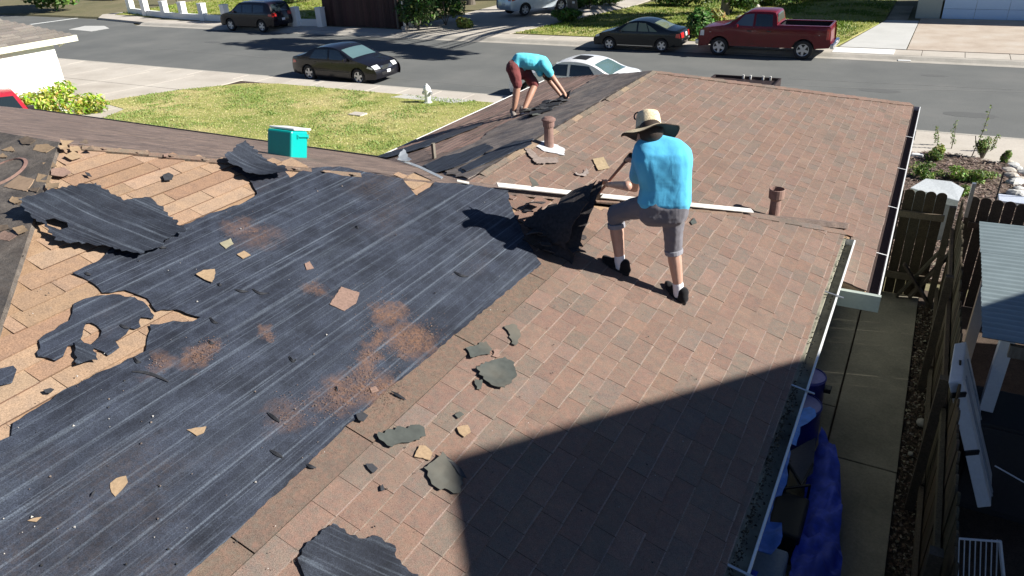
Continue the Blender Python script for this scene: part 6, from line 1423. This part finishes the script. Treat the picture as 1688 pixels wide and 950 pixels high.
# ---- corrugated shed next door
sd_ = empty('corrugated_shed', (2.2, 8.5, .5), 0, 'neighbour\'s lean-to with grey corrugated metal roof on white posts', 'shed')
ZS = 2.83; MAT['corr'] = simple('corrugated_sheet', (.22, .275, .29), .5, .1, var=.08, scale=5, obj=False)
def corr(x0, x1, y0, y1, z0, pitch=.105, amp=.0125):
    m = MB(); n = int((y1 - y0) / pitch * 8); vs = []
    for i in range(n + 1):
        y = y0 + (y1 - y0) * i / n; z = z0 + amp * math.sin(2 * PI * y / pitch)
        vs += [(x0, y, z), (x1, y, z + .12)]
    m.add(vs, [(2 * i, 2 * i + 1, 2 * i + 3, 2 * i + 2) for i in range(n)]); m.add([(a, b, c - .004) for a, b, c in vs], [(2 * i + 2, 2 * i + 3, 2 * i + 1, 2 * i) for i in range(n)]); o = m.build('roof_sheet', MAT['corr'], sd_, keep=True, smooth=True)
corr(.87, 5.5, 6.86, 7.95, ZS + .01); corr(.885, 5.5, 7.9, 8.95, ZS - .004); corr(.875, 5.5, 8.9, 9.82, ZS + .004)
bluew = simple('white_post_paint', (.66, .68, .72), .5, var=.05)
for (x, y) in ((1.17, 7.62), (5.0, 7.0), (1.1, 9.6), (5.0, 9.6)):
    m = MB(); m.box((x, y, 2.2 if x < 1.2 and y < 8 else 1.6), (.12, .12, 1.1 if x < 1.2 and y < 8 else 2.3)); m.build('post', bluew, sd_, keep=True)
cb = empty('filler_cabinet', (1.45, 7.72, .5), 0, 'near black cabinet added to fill the dark under the front post of the corrugated shed', 'cabinet'); m = MB(); m.box((0, 0, .57), (.8, .7, 1.13)); m.build('cabinet_body', simple('dark_cabinet', (.03, .028, .028), .8), cb, bev=.02); m = MB(); m.box((0, -.36, .6), (.7, .02, 1.0)); m.build('cabinet_door', simple('dark_cabinet_door', (.04, .035, .035), .8), cb, bev=.005)  # made-up cabinet, its near black fills the dark where the post disappears
m = MB(); m.bar((1.1, 6.95, 2.72), (5.2, 6.95, 2.8), .05, .12); m.build('beam', MAT['bark'], sd_, keep=True); m = MB(); m.bar((1.1, 9.7, 2.72), (5.2, 9.7, 2.8), .05, .12); m.build('beam', MAT['bark'], sd_, keep=True)
# ---- white framed panel leaning between fence and shed
lp = empty('leaning_frame', at_z(1579, 597, 2.35), 0, 'long white boxed panel leaning against the fence below the corrugated shed', 'panel')
tq = [at_z(u, v, 2.35) for u, v in ((1563, 630), (1587, 628), (1593, 563), (1573, 566))]; D_ = at_z(1634, 836, 1.05) - tq[1]
m = MB(); m.add([q for q in tq] + [q + D_ for q in tq], [(0, 1, 2, 3), (0, 4, 5, 1), (1, 5, 6, 2), (2, 6, 7, 3), (3, 7, 4, 0), (7, 6, 5, 4)]); m.build('panel_core', bluew, lp, keep=True, bev=.012)
nx_ = (tq[2] - tq[1]).cross(D_).normalized(); nx_ = nx_ if nx_.x > 0 else -nx_
for f in (.22, .30, .72):
    m = MB(); a_ = tq[1].lerp(tq[2], f) + nx_ * .006; m.bar(a_ + D_ * .06, a_ + D_, .016, .012, nx_); m.build('panel_groove', simple('shaded_seam', (.30, .32, .36), .6), lp, keep=True)
for f in (.10, .55):
    m = MB(); q = tq[0] + D_ * f - (tq[3] - tq[0]).normalized() * .006; m.bar(q, q + (tq[1] - tq[0]), .05, .02, (tq[3] - tq[0]).normalized()); m.build('strap', MAT['black'], lp, keep=True)
# wire rack on the neighbour's side
rk = empty('wire_rack', at_z(1612, 915, 1.0), 0, 'pale blue wire rack standing by the fence at lower right', 'rack'); m = MB()
for k in range(9): m.tube(at_z(1572 + 9 * k, 890, 1.5), at_z(1570 + 9 * k, 955, 1.1), .006, .006, 6)
m.build('wire', bluew, rk, keep=True); m = MB(); m.tube(at_z(1568, 885, 1.5), at_z(1566, 960, 1.1), .016, .016, 8); m.tube(at_z(1648, 892, 1.5), at_z(1655, 960, 1.1), .016, .016, 8); m.tube(at_z(1568, 887, 1.5), at_z(1648, 893, 1.5), .01, .01, 8); m.build('rack_frame', bluew, rk, keep=True)
m = MB(); m.tube(at_z(1640, 768, 1.5), at_z(1700, 802, 1.4), .008, .008, 6); o = m.build('rope', bluew); tag(o, 'thin pale rope hanging right of the leaning white frame', 'rope')
# ---- blue drum(s), tarps, table under the eave
def drum(q, r, h, label, mat, lid):
    t_ = empty('blue_barrel', q, 0, label, 'barrel'); m = MB(); m.lathe([(0, 0), (r * .93, 0), (r * .98, h * .1), (r * 1.04, h * .5), (r * .98, h * .92), (r, h * .94), (r, h), (r * .95, h)], (0, 0, 0), 28); m.build('barrel_body', mat, t_, smooth=True)
    m = MB(); m.lathe([(r * .96, h - .012), (0, h - .012)], (0, 0, 0), 28); m.lathe([(r * .96, h - .0), (r * 1.02, h - .01), (r * 1.02, h - .03)], (0, 0, 0), 28); m.build('barrel_rim', lid, t_); return t_
bl1 = simple('blue_plastic', (.02, .03, .24), .35, bmp=0); bl2 = simple('pale_blue_plastic', (.10, .12, .36), .4, bmp=0)
b1 = drum(at_z(1352, 622, 1.45) - Vector((.12, 0, .9)), .19, .9, 'tall dark blue plastic barrel under the gutter, at the top', bl1, simple('blue_rim', (.12, .12, .42), .4, bmp=0))
m = MB(); m.box((.22, 0, .76), (.08, .10, .06)); m.build('barrel_handle', MAT['black'], b1, bev=.01)
drum(at_z(1335, 668, 1.35) - Vector((.10, 0, .8)), .23, .8, 'pale blue lidded barrel just below the dark blue one', bl1, bl2)
def tarp(name, px, z0, label, mat, seed, amp=.10, zf=None, grid=.045):
    pts = [tuple(at_z(u, v, z0)[:2]) for u, v in px]; vo, tri = cdt(ragged(pts, .08, .02, seed), (), grid); m = MB(); vs = []
    for q in vo:
        h = amp * (noise.noise(Vector((q.x * 3.2, q.y * 1.3, seed))) + .9 * abs(noise.noise(Vector((q.x * 9, q.y * 3, seed)))) + .35 * abs(noise.noise(Vector((q.x * 16, q.y * 14, seed))))); vs.append((q.x, q.y, z0 + h + (zf(q.x, q.y) if zf else 0)))
    fs = [f if (vo[f[1]] - vo[f[0]]).cross(vo[f[2]] - vo[f[0]]) > 0 else tuple(reversed(f)) for f in tri]; c_ = Vector(vs[0]); m.add([Vector(v) - c_ for v in vs], fs); m.add([Vector(v) - c_ - Vector((0, 0, .006)) for v in vs], [tuple(reversed(f)) for f in fs])
    o = m.build(name, mat, smooth=True); o.location = c_; return tag(o, label, 'tarp')
tb = simple('blue_tarp', (.04, .08, .55), .65, var=.25, scale=14, bmp=.6, obj=False, dirt=(.08, .1, .35)); tb2 = simple('bright_blue_tarp', (.05, .17, .62), .6, var=.2, scale=14, bmp=.5, obj=False)
tarp('blue_tarp', [(1352, 712), (1362, 722), (1372, 755), (1382, 780), (1386, 830), (1388, 900), (1384, 990), (1290, 990), (1312, 900), (1322, 830), (1330, 790), (1344, 745)], .85, 'large crumpled dark blue tarp heaped on the side path', tb, 4, .22)
tarp('blue_tarp', [(1322, 680), (1334, 678), (1344, 694), (1330, 704), (1318, 712), (1312, 738), (1300, 736), (1303, 750), (1298, 790), (1275, 830), (1268, 868), (1287, 872), (1285, 905), (1270, 920), (1225, 905), (1250, 840), (1285, 740), (1305, 690)], 1.35, 'bright blue tarp strip hanging along below the near gutter', tb2, 6, .10)
tarp('blue_tarp', [(1225, 935), (1250, 945), (1240, 980), (1200, 980)], 1.2, 'small blue tarp corner at the bottom of the near gutter', tb, 8, .06)
tt_ = empty('folding_table', at_z(1310, 800, .6), 0, 'dark mesh topped table half buried under the blue tarps', 'table'); m = MB()
m.add([at_z(1300, 745, 1.0), at_z(1345, 720, 1.0), at_z(1340, 780, 1.0), at_z(1316, 800, 1.0), at_z(1300, 770, 1.0)], [(0, 1, 2, 3, 4)]); m.build('mesh_top', simple('grey_mesh', (.1, .1, .12), .7), tt_, keep=True)
m = MB(); m.bar(at_z(1300, 765, 1.02), at_z(1322, 800, 1.02), .02, .02); m.bar(at_z(1322, 798, 1.02), at_z(1340, 765, 1.02), .02, .02); m.bar(at_z(1288, 806, 1.02), at_z(1336, 800, 1.02), .02, .02)
for (u, v) in ((1302, 760), (1340, 745), (1292, 806), (1335, 800)):
    q = at_z(u, v, 1.0); m.bar(q, (q.x, q.y, .56), .025, .025)
m.build('table_frame', MAT['black'], tt_, keep=True)
q = at_z(1262, 925, 1.15); m = MB(); m.box((0, 0, -.3), (.34, .42, .6)); o = m.build('storage_box', simple('grey_blue_bin', (.22, .27, .32), .5), bev=.03); o.location = q; tag(o, 'grey blue storage bin between the tarps at the bottom of the gutter', 'storage bin')
q = at_z(1300, 845, .95); m = MB(); m.box((0, 0, -.2), (.32, .6, .4)); o = m.build('storage_box', MAT['black'], bev=.03); o.location = q; tag(o, 'black bin under the table between the two long tarps', 'storage bin')
# ------------------------------------------------------------------ planting bed, far right
bed = [(-.25, 13), (-.28, 21.2), (.5, 21.9), (1.4, 21.7), (2.2, 21.2), (2.5, 20.0), (2.4, 18.5), (2.9, 16), (3.2, 13)]
area('planting_bed', bed, layered('mulch', [(.06, .042, .034), (.13, .095, .075), (.2, .155, .13)], 4, fine=30, gv=.5), dz=.03)
m = MB(); rnd = random.Random(12); k = 0
while k < 9000:
    x, y = rnd.uniform(-.3, 3.2), rnd.uniform(13, 21.9)
    if not inside((x, y), bed): continue
    k += 1; a = rnd.uniform(0, 6); s = rnd.uniform(.015, .06); w2_ = s * .3; c = jit(rnd.choice([(.14, .1, .08), (.22, .16, .13), (.08, .055, .045), (.3, .24, .2)]), .25); z = hgt(y) + .04 + rnd.uniform(0, .03)
    dx, dy = math.cos(a), math.sin(a); m.add([(x + dx * s - dy * w2_, y + dy * s + dx * w2_, z), (x - dx * s - dy * w2_, y - dy * s + dx * w2_, z + .01), (x - dx * s + dy * w2_, y - dy * s - dx * w2_, z + .012), (x + dx * s + dy * w2_, y + dy * s - dx * w2_, z + .004)], [(0, 1, 2, 3)], c)
tag(m.build('bark_mulch', MAT['wood']), kind='stuff')
area('front_walk', [(-.2, 21.2), (9, 21.2), (9, 22.9), (-.2, 22.9)], MAT['concrete'], dz=.012)
area('front_walk', [(2.7, 13), (9, 13), (9, 21.2), (2.5, 21.2)], layered('tan_walk', [(.42, .36, .28), (.52, .46, .38)], 1.5, fine=30, gv=.1), dz=.02)
for k in range(12):
    u, v = [(1662, 284), (1668, 275), (1676, 280), (1668, 295), (1672, 305), (1679, 315), (1684, 300), (1676, 325), (1684, 330), (1660, 270), (1686, 288), (1682, 340)][k]; q = at_g(u, v); s = random.uniform(.10, .19); m = MB(); m.ball((0, 0, 0), (s * 1.3, s, s * .6), 10, 7); me = m.mesh('rock')
    for vv in me.vertices: vv.co *= 1 + .4 * noise.noise(vv.co * 6 + Vector((k * 3, 0, 0)))
    o = link('border_rock', me, MAT['concrete_new'] if k % 3 else MAT['concrete']); o.location = q + Vector((0, 0, s * .3)); o.rotation_euler = (0, 0, k); tag(o, ['leftmost border rock at the bend of the mulch edge', 'border rock second from the top by the pale walk', 'border rock touching the walk right of the bend', 'border rock just below the bend of the mulch edge', 'border rock half way down the mulch edge', 'border rock lower middle of the mulch edge', 'rightmost border rock beside the tan walk', 'border rock above the pale blue folding chair', 'lower right border rock by the picture edge', 'topmost border rock nearest the sidewalk', 'border rock cut by the right picture edge', 'lowest border rock behind the folding chair'][k], 'rock', 'rocks edging the mulch bed')
LIME = [(.13, .22, .03), (.19, .29, .05), (.08, .15, .025), (.26, .33, .1)]
bedp = [(1536, 268, .26, .17, 'round green shrub by the white stone at the left of the mulch bed', GREEN + LIME), (1548, 262, .18, .2, 'golden green tuft right behind the round green shrub', [(.4, .4, .12), (.3, .36, .1)]), (1519, 296, .34, .25, 'feathery lime plant just above the white cover', LIME), (1570, 298, .45, .2, 'spreading lime plant in the middle of the mulch bed', LIME), (1612, 300, .45, .2, 'spreading lime plant right of the middle one', LIME), (1618, 262, .22, .32, 'tall lime green plant at the right of the bed', LIME), (1655, 272, .12, .25, 'thin upright green plant near the border rocks', LIME), (1585, 326, .2, .2, 'small olive plant next to the fence corner', LIME)]
for k, (u, v, r_, h_, lab, cols) in enumerate(bedp): shrub('garden_plant', at_g(u, v), (r_, r_, h_), 900, .035, cols, lab, 'plant', 80 + k, 8, 'plants in the mulch bed')
def stalk(u, v, h, lean, lab, seed):
    rnd = random.Random(seed); t_ = empty('tall_stalk', at_g(u, v), 0, lab, 'plant', 'plants in the mulch bed'); top = Vector((lean, 0, h)); m = MB(); m.path([(0, 0, 0), top * .5 + Vector((.03, 0, 0)), top], [.014, .01, .004], 6); m.build('stem', MAT['bark'], t_)
    crown_mesh([(top * f + Vector((rnd.uniform(-.04, .04), 0, 0)), (.05 * (1.2 - f) + .03, .05, .06)) for f in [i / 9 for i in range(2, 10)]], 130, .026, LIME, seed).build('foliage', MAT['leaf'], t_)
stalk(1600, 262, 1.35, .16, 'tallest leafy stalk reaching up over the street edge', 5); stalk(1568, 246, .75, -.05, 'thin bare stalk left of the tallest leafy stalk', 6); stalk(1545, 240, .5, -.1, 'short thin stalk nearest the roof gutter', 7); stalk(1632, 250, .45, .1, 'short thin stalk right of the tallest leafy stalk', 8)
q = at_g(1511, 261); m = MB(); m.box((0, 0, .06), (.28, .16, .12)); o = m.build('paver_stone', MAT['white'], bev=.02); o.location = q; tag(o, 'small white block lying in the mulch beside the gutter', 'block')
# pale moulded cover behind the gate
bx = empty('bin_cover', at_z(1545, 316, 1.35), R(-12), 'shiny grey plastic cart lid standing just behind the gate pickets', 'bin')
m = MB(); m.add([(-.42, -.2, .05), (.42, -.24, -.02), (.38, .28, .05), (.12, .42, .1), (-.30, .34, .10), (-.42, -.22, -.08), (.42, -.26, -.14)], [(0, 1, 2, 3, 4), (5, 6, 1, 0)]); m.build('lid', simple('pale_grey_plastic', (.5, .53, .55), .25, bmp=0), bx, bev=.02)
m = MB(); m.box((0, .04, -.5), (.7, .45, .9)); m.build('bin_body', simple('grey_plastic', (.2, .22, .24), .5), bx, bev=.04)
fc = empty('folding_chair', at_z(1668, 335, 1.2), 0, 'pale blue folding chair behind the cross fence at the right edge', 'chair')
m = MB(); m.box((0, .2, .0), (.42, .4, .04)); m.build('seat', simple('chair_blue', (.5, .55, .65), .5), fc, bev=.01); m = MB(); m.bar((-.25, .0, .1), (-.35, -.3, -.5), .025, .02); m.bar((.25, .0, .1), (.35, -.3, -.5), .025, .02); m.bar((-.22, .38, .45), (-.22, .4, -.6), .025, .02); m.bar((.22, .38, .45), (.22, .4, -.6), .025, .02); m.build('chair_frame', MAT['black'], fc)
# ------------------------------------------------------------------ the two storey house next door (right of the frame) that shades the yard
PK = PA.hit(784, 788)
nh = empty('two_storey_house', (9, 3.5, .5), 0, 'tall neighbouring house right of the side yard, outside the picture', 'house')
kk = (6.2 - PK.x) / SD.x; peak = PK + SD * kk; print('neighbour peak', peak)
sl1, sl2 = .63, .65
HX0, HX1 = 6.2, 17.0; ya = peak.y + 4.6; yb = peak.y - 3.8
m = MB(); z1, z2 = peak.z - sl1 * 4.6, peak.z - sl2 * 3.8
m.add([(HX0, ya, .4), (HX0, ya, z1), (HX0, peak.y, peak.z), (HX0, yb, z2), (HX0, yb, .4), (HX1, ya, .4), (HX1, ya, z1), (HX1, peak.y, peak.z), (HX1, yb, z2), (HX1, yb, .4)], [(0, 1, 2, 3, 4), (9, 8, 7, 6, 5), (0, 5, 6, 1), (3, 8, 9, 4), (1, 6, 7, 2), (2, 7, 8, 3)])
m.box((9.5, 7.2, 1.9), (7.6, 10.2, 3.0)); m.build('wall', MAT['stucco'], nh, keep=True)  # low box wing added out of view to shade the ground around the shed
m = MB(); m.bar((HX0 - .02, ya, z1 + .05), (HX0 - .02, peak.y, peak.z + .05), .3, .06); m.bar((HX0 - .02, yb, z2 + .05), (HX0 - .02, peak.y, peak.z + .05), .3, .06); m.build('barge_board', MAT['white'], nh, keep=True)
for (yy, z) in ((peak.y - 1, 2), (peak.y + 1.6, 2), (peak.y, 5)):
    m = MB(); m.box((HX0 - .03, yy, z), (.06, 1.1, 1.2)); wn_ = m.build('window', MAT['white'], nh, keep=True); m = MB(); m.box((HX0 - .065, yy, z), (.02, .95, 1.05)); m.build('pane', MAT['glass'], wn_, keep=True)
